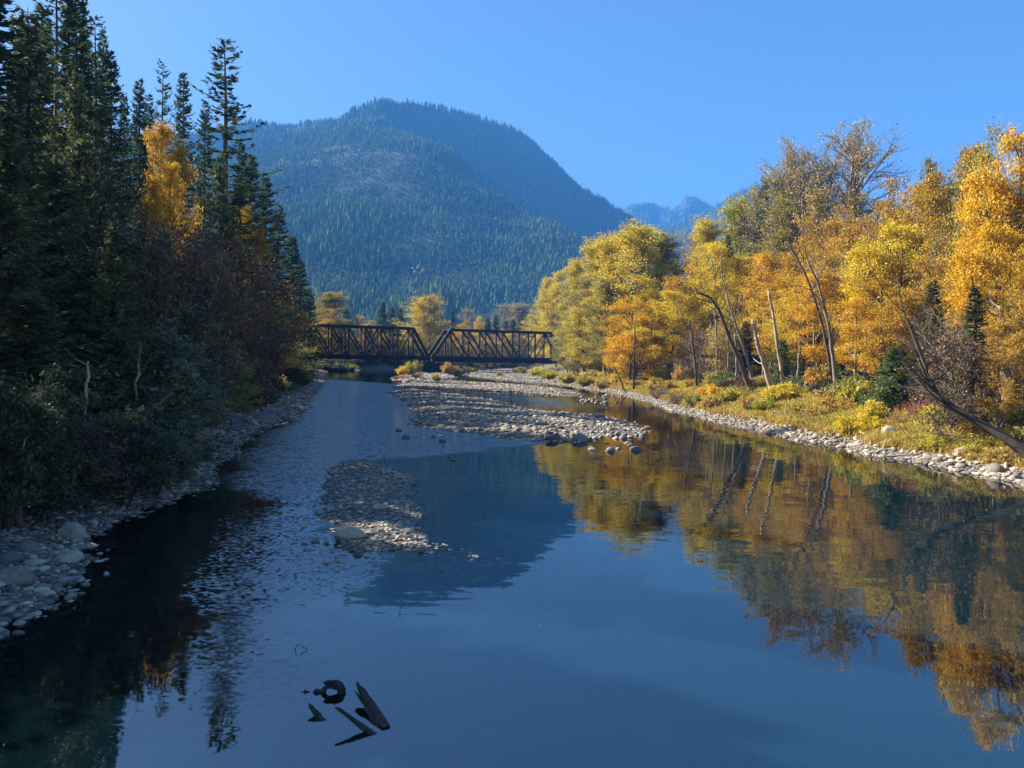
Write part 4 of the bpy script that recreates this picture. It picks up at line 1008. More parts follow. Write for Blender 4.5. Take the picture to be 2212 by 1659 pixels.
poly_trunk('leaning_trunk', [(1630, 853), (1602, 794), (1571, 716), (1555, 672), (1533, 638), (1502, 634)], .30, .09, 'bark', 'dark bent trunk leaning left over the bank, its top curling to the left', 'tree trunk', stubs=3, seed=1, limbs=9)
poly_trunk('leaning_trunk', [(1632, 838), (1608, 753), (1580, 678), (1561, 603), (1556, 560)], .24, .05, 'greybark', 'slim grey trunk leaning left right beside the dark bent one', 'tree trunk', stubs=2, seed=2, limbs=8)
poly_trunk('broken_snag', [(1674, 853), (1652, 794), (1636, 741), (1625, 690)], .30, .17, 'palebark', 'thick pale snag leaning left with a broken top, shorter of two', 'snag', stubs=5, seed=3)
poly_trunk('broken_snag', [(1695, 845), (1682, 759), (1672, 695), (1660, 628)], .27, .14, 'palebark', 'tall pale snag with a broken top, taller of two', 'snag', stubs=5, seed=4)
poly_trunk('dark_trunk', [(1809, 852), (1798, 759), (1788, 688), (1768, 610), (1742, 560)], .24, .08, 'greybark', 'dark straight trunk on the driftwood mound, right one of a pair', 'tree trunk', stubs=2, seed=5, limbs=10)
poly_trunk('dark_trunk', [(1802, 846), (1788, 759), (1769, 669), (1735, 580), (1700, 520)], .19, .06, 'bark', 'dark trunk on the driftwood mound, left one of a pair and more tilted', 'tree trunk', stubs=2, seed=6, limbs=10)
poly_trunk('dark_trunk', [(1368, 845), (1370, 790), (1372, 700)], .24, .07, 'darkbark', 'dark trunk under the bright golden maple, thickest of its stems', 'tree trunk', seed=7, limbs=8)
poly_trunk('dark_trunk', [(1352, 845), (1338, 815), (1326, 790)], .16, .1, 'bark', 'dark stem slanting left under the bright golden maple', 'tree trunk', seed=8)
poly_trunk('dark_trunk', [(1506, 838), (1503, 800), (1496, 740), (1488, 690)], .25, .12, 'bark', 'dark broken trunk at the water side below the grey alder', 'tree trunk', stubs=3, seed=9, limbs=10)
poly_trunk('dark_trunk', [(2178, 868), (2172, 780), (2168, 720), (2160, 660)], .30, .16, 'greybark', 'grey upright trunk behind the leaning trunk near the right edge', 'tree trunk', stubs=5, seed=10, Y=56, limbs=10)
poly_trunk('curved_trunk', [(2260, 1006), (2212, 972), (2159, 937), (2111, 911), (2059, 885), (2021, 853), (2001, 824), (1999, 785), (1982, 743), (1955, 690), (1940, 640), (1938, 600)], .32, .02, 'darkbark',
           'long dark trunk arching up and left out of the right edge over the bank', 'tree trunk', Y=44, lean_y=0.9, stubs=4, seed=11, limbs=22)
for q, (ub, vb, ut, vt) in enumerate([(1531, 836, 1535, 700), (1548, 838, 1546, 690), (1573, 838, 1570, 700), (1590, 842, 1588, 720), (1722, 835, 1728, 690), (1741, 833, 1745, 680), (1765, 838, 1760, 700), (1836, 838, 1834, 700), (1870, 835, 1866, 690), (1900, 838, 1905, 700)]):
    poly_trunk('background_trunk', [(ub, vb), ((ub + ut) / 2 + 2, (vb + vt) / 2), (ut, vt)], .17, .1, 'greybark', 'thin grey trunk in the dark understory ' + ['below the rusty maple', 'left of the dark leaning trunks', 'behind the dark leaning trunks', 'between the dark leaning trunks', 'right of the tall pale snag', 'between the pale snag and the dark pair', 'just left of the dark pair', 'just right of the dark pair', 'over the driftwood mound', 'above the yellow shrubs'][q], 'tree trunk', group='thin trunks in the dark understory', seed=20 + q)
# left bank: stump and leaning stems
poly_trunk('leaning_trunk', [(180, 1010), (262, 948), (300, 910), (330, 880), (370, 850)], .17, .05, 'bark', 'dark stem leaning right out of the left thicket under the pale willow', 'tree trunk', Y=33, lean_y=.8, stubs=4, seed=31)
poly_trunk('leaning_trunk', [(170, 960), (185, 880), (190, 800), (190, 780)], .09, .04, 'palebark', 'thin pale upright stem in the shade at the left', 'tree trunk', Y=34, stubs=2, seed=32)
poly_trunk('leaning_trunk', [(292, 920), (290, 870), (298, 800), (305, 740)], .10, .04, 'palebark', 'thin pale stem rising inside the pale willow', 'tree trunk', Y=40, stubs=3, seed=33)
st = MB()
b0 = HIT(52, 1145) + np.array([-.6, 0, 0])
for q in range(7):
    a = q * .9; st.tube([(math.cos(a) * .8, math.sin(a) * .6, -.5), (math.cos(a) * .4, math.sin(a) * .35, .2), (.15 + math.cos(a) * .16, math.sin(a) * .16, 1.0), (.35, .1, 2.0)], [.06, .14, .17, .13], 7)
st.tube([(.2, 0, 1.3), (.6, .2, 2.6), (.9, .5, 4.2), (1.0, .7, 5.2)], [.2, .17, .11, .03], 8)
o = st.obj('tree_base', M['bark'], smooth=True); o.location = b0
tag(o, 'flared root base of an old tree standing on the stones at the lower left', 'tree trunk')

# ------------------------------------------------------------------ shrubs
GS = 'shrubs along the right bank'
SH = [
 (1425, 862, 2.6, 3.0, 'bushC', 'twig', 'grey brown leafless shrub right of the golden maple stems'),
 (1462, 872, 2.4, 3.2, 'bushC', 'twig', 'grey brown twiggy shrub, second right of the golden maple stems'),
 (1500, 880, 1.8, 2.4, 'bushA', 'olive', 'olive shrub by the stones between grey twigs and yellow brush'),
 (1540, 885, 2.0, 2.6, 'bushB', 'tan', 'tan shrub left of the foot of the leaning trunks'),
 (1575, 872, 2.2, 2.6, 'bushA', 'lime', 'yellow green shrub at the foot of the leaning trunks, on the left'),
 (1615, 885, 1.8, 2.4, 'bushB', 'rust', 'reddish brown shrub in front of the leaning trunks'),
 (1650, 892, 1.8, 2.5, 'bushA', 'lime', 'yellow green shrub between leaning trunks and the water'),
 (1700, 868, 2.2, 2.4, 'bushA', 'yellow', 'yellow shrub at the foot of the tall pale snag'),
 (1725, 900, 1.6, 2.6, 'bushB', 'olive', 'low olive shrub above the stones below the tall pale snag'),
 (1770, 905, 1.5, 2.6, 'bushB', 'tan', 'low tan shrub under the driftwood mound'),
 (1815, 925, 1.4, 2.2, 'bushB', 'lime', 'low lime shrub just above the stones, left of the two yellow ones'),
 (1828, 938, 1.7, 2.0, 'bushA', 'yellow', 'bright yellow shrub above the stones, left of two'),
 (1878, 938, 1.6, 2.0, 'bushA', 'yellow', 'bright yellow shrub above the stones, right of two'),
 (1900, 900, 2.6, 2.6, 'bushA', 'green', 'dark green shrub behind the bright yellow shrubs'),
 (1945, 925, 2.0, 2.4, 'bushC', 'rust', 'dark rusty shrub right of the bright yellow shrubs'),
 (1870, 868, 2.2, 2.4, 'bushA', 'gold', 'golden shrub on the mound above the yellow shrubs'),
 (1915, 862, 2.6, 2.6, 'bushA', 'green', 'green shrub higher on the bank below the bent cedar'),
 (1990, 905, 2.4, 2.6, 'bushC', 'redbush', 'red twigged shrub below the arching trunk'),
 (2018, 975, 1.2, 2.0, 'bushA', 'lime', 'leafy lime shrub close to the stones left of the grassy patch'),
 (1985, 965, 1.1, 1.8, 'bushB', 'olive', 'small olive shrub beside the leafy lime one near the stones'),
 (2075, 960, 1.2, 2.0, 'bushB', 'tan', 'tan brush under the arching trunk'),
 (2110, 985, 1.0, 2.2, 'bushB', 'lime', 'lime ground shrub under the arching trunk'),
 (2165, 1000, 1.0, 2.2, 'bushB', 'tan', 'tan ground shrub near the right edge'),
 (2200, 930, 2.0, 2.2, 'bushA', 'olive', 'green shrub behind the arching trunk at the right edge'),
 (2130, 880, 2.2, 2.4, 'bushA', 'olive', 'olive shrub under the trees near the right edge'),
 (2070, 900, 2.0, 2.2, 'bushC', 'twig', 'grey twiggy shrub growing behind the arching trunk'),
 (1300, 838, 2.2, 3.4, 'bushB', 'tan', 'tan shrub at the water side left of the golden maple'),
 (1262, 833, 2.4, 3.6, 'bushA', 'olive', 'olive shrub at the water side, nearer the bridge'),
 (1225, 828, 2.6, 3.8, 'bushA', 'lime', 'light green shrub by the water near the right end of the bridge'),
]
for u, v, h, w, kd, mt, lb in SH:
    p = HIT(u, v); plant(kd, (p[0], p[1], p[2] - .1), h, w * .62, mt, lb, GS, cat='shrub')
for u, v, h, w, kd, mt, lb in [(900, 816, 2.2, 4.0, 'bushC', 'redbush', 'red brown bush on the stones left of the bridge pier'), (868, 817, 1.6, 3.6, 'bushC', 'redbush', 'low red bush at the left tip of the pier island'),
                               (942, 822, 2.0, 2.4, 'bushA', 'lime', 'small bright green bush in front of the bridge pier'), (1125, 806, 2.2, 6.0, 'bushA', 'yellow', 'yellow willow scrub on the far gravel near the right bank'),
                               (1160, 812, 2.6, 6.5, 'bushA', 'lime', 'yellow green scrub below the right end of the bridge'), (1185, 820, 2.6, 6, 'bushA', 'lime', 'yellow green scrub by the water under the right end of the bridge'),
                               (1078, 812, 1.3, 2.5, 'bushA', 'lime', 'lone green tuft on the far gravel bar'), (1020, 800, 2.0, 7, 'bushA', 'yellow', 'yellow brush behind the bridge right of the pier')]:
    p = G(u, v, .5); plant(kd, (p[0], p[1], max(gz1(p[0], p[1]), 0) - .1), h, w * .5, mt, lb, 'shrubs around the bridge', cat='shrub')
for u, v, h, w, mt, lb in [(884, 811, 4.0, 4.5, 'lime', 'yellow green bush on the pier island, left of the pier'), (899, 809.5, 4.4, 4, 'olive', 'olive bush tight against the left face of the pier'), (868, 812, 3.0, 4, 'yellow', 'yellow bush at the left of the pier island'),
                      (966, 811, 4.2, 4.5, 'tan', 'tan bush just right of the pier'), (985, 811, 3.2, 4.5, 'olive', 'olive bush on the right end of the pier island')]:
    p = G(u, v); plant('bushA', (p[0], p[1], max(gz1(p[0], p[1]), 0) - .1), h, w * .5, mt, lb, 'shrubs around the bridge', cat='shrub')
sr = random.Random(3)
WORD = {'shade': 'dark leafy', 'twig': 'brown twiggy', 'tan': 'tan leaved', 'pale': 'grey green', 'olive': 'olive', 'lime': 'yellow green', 'gold': 'golden', 'green': 'green', 'rust': 'rusty brown', 'fir': 'blackish'}
SEEN = {}
def once(lb):
    SEEN[lb] = SEEN.get(lb, 0) + 1
    return lb
LZ = [(17, 'at the lower left corner'), (22, 'beside the lowest stones at the left edge'), (28, 'by the root base'), (36, 'under the leaning willow'), (48, 'right of the leaning willow'), (64, 'on the wide gravel'), (90, 'where the shore narrows'), (130, 'below the descending firs'), (180, 'near the far shore end'), (400, 'close to the bridge end')]
def zone(y, Z): return [t for q, t in Z if y < q][0]
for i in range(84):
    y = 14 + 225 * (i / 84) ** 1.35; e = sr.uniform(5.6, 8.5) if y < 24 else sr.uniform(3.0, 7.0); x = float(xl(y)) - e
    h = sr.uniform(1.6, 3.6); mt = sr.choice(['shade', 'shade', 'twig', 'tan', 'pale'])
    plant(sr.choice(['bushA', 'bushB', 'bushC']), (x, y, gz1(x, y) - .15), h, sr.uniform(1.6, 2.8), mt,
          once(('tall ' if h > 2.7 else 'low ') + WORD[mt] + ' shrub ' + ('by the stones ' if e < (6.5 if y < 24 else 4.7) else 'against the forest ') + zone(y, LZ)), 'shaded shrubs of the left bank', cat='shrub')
RZ_ = [(52, 'near the right edge of the picture'), (62, 'below the arching trunk'), (72, 'beside the bright yellow shrubs'), (84, 'around the driftwood mound'), (98, 'under the pale snags'), (115, 'at the feet of the leaning trunks'), (135, 'below the grey leafless alder'), (160, 'around the bright golden maple'), (400, 'toward the right end of the bridge')]
for i in range(120):
    y = 44 + 170 * (i / 120) ** 1.15; e = sr.uniform(3.2, 16); x = float(xr(y)) + e
    h = sr.uniform(1.0, 2.2) if e < 8 else sr.uniform(1.6, 3.4); mt = sr.choice(['olive', 'lime', 'tan', 'tan', 'gold', 'rust', 'twig', 'cotton'] if e < 9 else ['olive', 'green', 'tan', 'rust', 'twig', 'shade'])
    plant(sr.choice(['bushA', 'bushB', 'bushC']), (x, y, gz1(x, y) - .15), h, sr.uniform(1.2, 2.3), mt,
          once(('tall ' if h > 2.1 else 'small ') + WORD.get(mt, 'pale yellow') + ' bush ' + ('just above the stones ' if e < 5.5 else ('on the open bank ' if e < 10 else 'back among the trunks ')) + zone(y, RZ_)), 'undergrowth of the right bank', cat='shrub')

# grass and low weeds on the right bank
def grass(name, n, sampler, hmin, hmax, mat, label, seed):
    r = np.random.default_rng(seed); X, Y = sampler(r, n); Z = gz(X, Y); ok = Z > 0.45; X, Y, Z = X[ok], Y[ok], Z[ok]; n = len(X)
    b = 7
    X = np.repeat(X, b) + r.normal(0, .12, n * b); Y = np.repeat(Y, b) + r.normal(0, .12, n * b); Z = np.repeat(Z, b) - .03; n *= b
    h = r.uniform(hmin, hmax, n); a = r.uniform(0, 6.283, n); w = .018 + .02 * r.random(n) + np.clip(Y / 3500, 0, .05)
    lx, ly = r.normal(0, .35, n) * h, r.normal(0, .35, n) * h
    V = np.stack([np.stack([X - w * np.cos(a), Y - w * np.sin(a), Z], -1), np.stack([X + w * np.cos(a), Y + w * np.sin(a), Z], -1),
                  np.stack([X + lx * .5 + w * .7 * np.cos(a), Y + ly * .5 + w * .7 * np.sin(a), Z + h * .65], -1), np.stack([X + lx, Y + ly, Z + h], -1)], 1).reshape(-1, 3)
    me = mesh_np(name, V, np.arange(4 * n).reshape(-1, 4), mat, False)
    tag(link(bpy.data.objects.new(name, me)), label, 'grass', kind='stuff')
def right_strip(e0, e1):
    def f(r, n):
        y = 38 * (200 / 38) ** (r.random(n) ** 1.2); return xr(y) + r.uniform(e0, e1, n), y
    return f
grass('grass', 9000, right_strip(2.0, 13), .25, .7, M['lime'], 'yellow green grass and weeds on the sunlit right bank', 61)
grass('dry_grass', 19000, right_strip(1.3, 14), .2, .7, M['tan'], 'dry tan grass mixed in on the right bank', 62)

# ------------------------------------------------------------------ stones
def rock_mesh(seed, src=ICO2, flatz=0.6):
    r = np.random.default_rng(seed); v = src[0].copy()
    for _ in range(5):
        d = r.normal(0, 1, 3); d /= np.linalg.norm(d); h = r.uniform(.62, .9); t = v @ d; v = v - np.maximum(t - h, 0)[:, None] * d * .9
    v = v * (1 + .10 * r.normal(0, 1, 3)) ; v = v * np.array([1.0, r.uniform(.65, .9), flatz * r.uniform(.8, 1.15)])
    v = v + 0.04 * r.normal(0, 1, v.shape) * (0.5 if len(v) > 50 else 1)
    return v, src[1]
RKN = [rock_mesh(s) for s in range(200, 208)]
RKF = [rock_mesh(s, ICO1) for s in range(220, 228)]
def stones(name, X, Y, S, label, seed, near=True, sink=.25):
    r = np.random.default_rng(seed); Z = gz(X, Y)
    Vs, Fs, base = [], [], 0
    src = RKN if near else RKF
    kind = r.integers(0, len(src), len(X))
    for q, (v, f) in enumerate(src):
        i = np.where(kind == q)[0]; n = len(i)
        if not n: continue
        a = r.uniform(0, 6.283, n); c, s = np.cos(a), np.sin(a)
        vx = v[None, :, 0] * c[:, None] - v[None, :, 1] * s[:, None]; vy = v[None, :, 0] * s[:, None] + v[None, :, 1] * c[:, None]; vz = v[None, :, 2] * .8 + r.normal(0, .15, n)[:, None] * v[None, :, 0]
        V = np.stack([X[i][:, None] + vx * S[i][:, None], Y[i][:, None] + vy * S[i][:, None], Z[i][:, None] + (vz + .35 - sink) * S[i][:, None]], -1)
        Fs.append((f[None] + (np.arange(n) * len(v))[:, None, None]).reshape(-1, 3) + base); base += n * len(v); Vs.append(V.reshape(-1, 3))
    me = mesh_np(name, np.concatenate(Vs), np.concatenate(Fs), M['stone'], True)
    tag(link(bpy.data.objects.new(name, me)), label, 'stones', kind='stuff')
BOUL = []      # candidates for stones big enough to count
def scatter(name, poly, dens, smin, smax, label, seed, near, zmin=-.12, edge=1.0):
    r = np.random.default_rng(seed); P = np.array(poly); x0, y0 = P.min(0) - edge; x1, y1 = P.max(0) + edge
    n = int(dens * (x1 - x0) * (y1 - y0)); X = r.uniform(x0, x1, n); Y = r.uniform(y0, y1, n)
    ok = (sdist(X, Y, poly) > -edge * r.random(n) ** 2) ; X, Y = X[ok], Y[ok]
    z = gz(X, Y); ok = z > zmin; X, Y = X[ok], Y[ok]
    S = smin * (smax / smin) ** (r.random(len(X)) ** 2.4)
    big = S > smin * (smax / smin) ** .93
    stones(name, X[~big], Y[~big], S[~big], label, seed, near)
    for x, y, s in zip(X[big], Y[big], S[big]): BOUL.append((x, y, s, name))
scatter('gravel_bar_stones', BAR_NEAR, 46, .035, .15, 'grey cobbles of the small gravel bar in the middle of the river', 71, True, edge=.8)
scatter('main_bar_stones', BAR_MAIN, 9, .09, .34, 'pale cobbles covering the big midstream gravel bar', 72, False, edge=2.0)
scatter('back_bar_stones', BAR_BACK, 4.5, .12, .40, 'pale cobbles of the narrow bar behind the big gravel bar', 73, False, edge=2.0)
scatter('far_bar_stones', BAR_FAR, 1.6, .15, .45, 'pale gravel of the far bar under the bridge', 74, False, edge=3)
scatter('pier_island_stones', PIER_ISLE, 2.2, .2, .7, 'stones of the little island round the bridge pier', 75, False, edge=2)
scatter('submerged_stones', BAR_SUBM, 14, .05, .15, 'brown cobbles under shallow clear water', 76, True, zmin=-.3, edge=1.2)
scatter('riffle_stones', RIFF_PTS, 7, .05, .14, 'small dark stones breaking the surface in the near riffle', 77, True, zmin=-.2, edge=.5)
def bank_stones(name, side, ya, yb, dens, w0, w1, smin, smax, label, seed, near):
    r = np.random.default_rng(seed); n = int(dens * (yb - ya) * (w1 - w0)); y = r.uniform(ya, yb, n); e = r.uniform(w0, w1, n)
    X = (xl(y) - e) if side == 'L' else (xr(y) + e)
    S = smin * (smax / smin) ** (r.random(n) ** 2.2); z = gz(X, y)
    ok = (z > -.15) & (z < (1.5 if side == 'L' else 1.05) + .2 * r.normal(0, 1, n)); X, y, S = X[ok], y[ok], S[ok]
    big = S > smin * (smax / smin) ** .93
    stones(name, X[~big], y[~big], S[~big], label, seed, near)
    for a, b, s in zip(X[big], y[big], S[big]): BOUL.append((a, b, s, name))
bank_stones('left_bank_stones', 'L', 10, 48, 30, -.6, 6.5, .05, .23, 'grey rounded stones of the shaded left shore', 81, True)
bank_stones('left_far_stones', 'L', 48, 250, 8, -1.0, 7, .09, .34, 'grey stones of the left shore running to the bridge', 82, False)
bank_stones('right_bank_stones', 'R', 38, 95, 16, -.8, 3.6, .09, .34, 'pale sunlit stones lining the right shore', 83, False)
bank_stones('right_far_stones', 'R', 95, 260, 6, -.8, 3.2, .10, .36, 'pale stones of the right shore near the bridge', 84, False)

ROCKM = []
for q, (v, f) in enumerate(rock_mesh(s) for s in range(300, 306)):
    ROCKM.append(mesh_np('boulder', v, f, M['stone'], True))
def boulder(x, y, s, label, group, q, name='boulder', z=None, sc=(1, 1, 1), rz=None):
    o = link(bpy.data.objects.new(name, ROCKM[q % 6]))
    o.location = (x, y, (max(gz1(x, y), -.25) if z is None else z) + .12 * s); o.scale = (s * sc[0], s * sc[1], s * sc[2]); o.rotation_euler = (prng.uniform(-.2, .2), prng.uniform(-.2, .2), prng.uniform(0, 6.28) if rz is None else rz)
    tag(o, label, 'boulder' if s > .3 else 'stone', group)
BL = {'gravel_bar_stones': ('larger grey cobble of the small near bar', 'larger cobbles on the near bar'),
      'main_bar_stones': ('larger pale boulder of the big midstream bar', 'boulders on the main bar'),
      'back_bar_stones': ('larger pale boulder of the narrow back bar', 'boulders on the back bar'),
      'left_bank_stones': ('larger rounded grey stone of the left shore', 'larger stones on the near left shore'),
      'left_far_stones': ('larger shaded stone of the left shore', 'larger stones on the far left shore'),
      'right_bank_stones': ('larger pale stone of the right shore', 'larger stones on the right shore'),
      'right_far_stones': ('larger stone of the right shore', 'larger stones on the far right shore')}
cand = [b for b in BOUL if b[3] in BL]
cand.sort(key=lambda b: -b[2] / b[1])
near_l = [b for b in cand if b[3] == 'left_bank_stones'][:80]
cand = near_l + [b for b in cand if b[3] != 'left_bank_stones'][:150]
BZ = {'gravel_bar_stones': [(28, 'at its near end'), (33, 'in its nearer half'), (38, 'in its farther half'), (99, 'at its far end')],
      'main_bar_stones': [(64, 'at its near edge'), (75, 'on its nearer side'), (90, 'in its middle'), (110, 'on its farther side'), (999, 'at its far end')],
      'back_bar_stones': [(150, 'at its right tip'), (999, 'toward the pier')],
      'left_bank_stones': [(15, 'below the picture corner'), (19, 'lowest at the left edge'), (22, 'near the largest boulder'), (25, 'below the root base'), (29, 'beside the root base'), (34, 'where the shore bends'), (99, 'under the willows')],
      'left_far_stones': [(65, 'on the wide part'), (100, 'on the middle part'), (999, 'at the narrow far part')],
      'right_bank_stones': [(50, 'near the picture edge'), (60, 'under the arching trunk'), (72, 'below the bright yellow shrubs'), (999, 'below the pale snags')],
      'right_far_stones': [(999, 'at the far part')]}
for q, (x, y, s, nm) in enumerate(cand):
    side = ''
    if nm == 'left_bank_stones':
        e = float(xl(y)) - x; side = ', at the water' if e < 1.2 else (', mid shore' if e < 3.5 else ', by the bushes')
    if nm == 'main_bar_stones': side = ', on the left' if x < float(xl(y) + xr(y)) / 2 - 2 else ', on the right'
    if nm == 'gravel_bar_stones': side = ', on its left side' if x < -5.2 else ', on its right side'
    if nm == 'right_bank_stones': e = x - float(xr(y)); side = ', at the water' if e < .8 else (', in the row behind' if e < 1.8 else ', near the grass')
    lb = ('larger' if s > .27 else 'medium') + BL[nm][0][6:] + ' ' + zone(y, BZ[nm]) + side
    boulder(x, y, s, once(lb), BL[nm][1], q, 'boulder' if s > .3 else 'stone')
p = G(757, 1166); boulder(p[0], p[1], .62, 'big tan slab sided boulder at the sunlit near end of the small gravel bar', None, 1, z=.12, sc=(1, .7, .75), rz=.15)
for q, (u, v, s, lb) in enumerate([(801, 1208, .22, 'lone dark boulder in the water just below the small gravel bar'), (911, 1190, .22, 'round brown boulder at the near right corner of the small gravel bar'),
    (690, 1110, .24, 'dark boulder at the left tip of the small gravel bar'), (1189, 950, .75, 'dark boulder at the near edge of the big gravel bar, left of two'), (1253, 953, .7, 'dark boulder at the near edge of the big gravel bar, right of two'),
    (1310, 958, .5, 'pale split boulder in the water off the tip of the big gravel bar'), (1290, 905, .9, 'dark round boulder on the far side of the big gravel bar'), (1247, 873, .4, 'lone pointed stone in the brown side channel'),
    (968, 961, .35, 'lone dark stone in the riffle below the big gravel bar'), (1398, 925, .5, 'dark boulder off the far right tip of the big gravel bar'), (1240, 966, .3, 'flat pale stone in the water near the two dark boulders'),
    (905, 1098, .14, 'small dark stone in calm water right of the small gravel bar'), (881, 1029, .16, 'small dark stone at the upper right corner of the small gravel bar'),
    (30, 1262, .55, 'largest smooth boulder of the stony shore at the left edge'), (155, 1160, .55, 'tall grey boulder on the left shore below the root base'), (150, 1212, .5, 'blunt grey boulder at the water line of the left shore'),
    (20, 1215, .4, 'tan rounded boulder at the left edge above the largest smooth one'), (60, 1190, .42, 'grey boulder behind the stones at the left edge'),
    (2085, 985, .8, 'long pale boulder on the right shore under the arching trunk'), (1920, 940, .9, 'broad pale boulder on the bank behind the right shore stones'), (2150, 1020, .6, 'pale slab on the right shore near the picture edge')]):
    p = HIT(u, v); boulder(p[0], p[1], s, lb, None, q)
wr = random.Random(17)
for grp, lb, pts in (('stones breaking the water off the main bar', 'pale stone breaking the water off the right tip of the big gravel bar', [(1270 + wr.uniform(0, 120), wr.uniform(935, 975)) for _ in range(16)]),
                     ('stones in the side channel', 'pale stone in the shallow side channel between bar and right bank', [(wr.uniform(1255, 1350), wr.uniform(848, 872)) for _ in range(22)]),
                     ('stones off the left shore', 'small stone breaking the dark water off the left shore', [(185, 1263), (170, 1253), (175, 1283), (215, 1196), (152, 1290), (200, 1180), (40, 1368), (10, 1372), (230, 1240)]),
                     ('stones in the riffle by the near bar', 'dark pebble breaking the riffle left of the small gravel bar', [(wr.uniform(640, 800), wr.uniform(1160, 1235)) for _ in range(8)]),
                     ('stones in the far left channel', 'stone showing in the riffles of the left channel', [(wr.uniform(850, 1010), wr.uniform(925, 1000)) for _ in range(9)])):
    for q, (u, v) in enumerate(pts):
        p = G(u, v); s = .09 + .10 * wr.random() if p[1] < 45 else .2 + .25 * wr.random()
        boulder(p[0], p[1], s, lb, grp, q, 'stone', z=-.02)

# ------------------------------------------------------------------ railway bridge
B0 = PT(639, 765, 237.0); B1 = PT(1218, 765, 275.0)
BX = np.array([B1[0] - B0[0], B1[1] - B0[1], 0]); BLn = np.linalg.norm(BX); BX /= BLn
BN = np.array([-BX[1], BX[0], 0])
bridge = link(bpy.data.objects.new('railway_bridge', None)); bridge.location = (B0[0], B0[1], 0)
tag(bridge, 'rusty dark steel railway truss bridge of two spans on one pier across the river', 'bridge')
Wb = 5.6
def bp(s, z, side=0):   # s metres along, side 0 near / 1 far
    return BX * s + BN * (Wb * side) + np.array([0, 0, z])
def param(u):           # distance along the axis at which the near truss shows at column u
    best = 0; lo, hi = -5.0, BLn + 5
    for _ in range(50):
        mid = (lo + hi) / 2; q = B0 + BX * mid
        uu = 1106 + FPX * q[0] / q[1] * 1.0
        if uu < u: lo = mid
        else: hi = mid
    return lo
def beam(name, a, b, w, h, mat='steel'):
    w *= 1.4; h *= 1.5; mb = MB(); mb.box(a, b, w, h); return mb.obj(name, M[mat], bridge)
def laced(name, a, b, w, t=.09):
    """two channels with zigzag lacing between them"""
    mb = MB(); a = np.array(a); b = np.array(b); d = b - a; L = np.linalg.norm(d); d /= L
    n = np.cross(d, BN); n /= np.linalg.norm(n)
    for s in (-1, 1): mb.box(a + n * s * w / 2, b + n * s * w / 2, .16 if abs(d[2]) < .98 else .16, .30 if abs(d[2]) < .98 else .3, up=BN)
    k = max(4, int(L / .7))
    for i in range(k):
        p = a + d * L * i / k + n * w / 2 * (-1) ** i; q = a + d * L * (i + 1) / k - n * w / 2 * (-1) ** i
        mb.box(p, q, .1, .06, up=BN)
    return mb.obj(name, M['steel'], bridge)
ZB, ZT = 5.25, 14.6
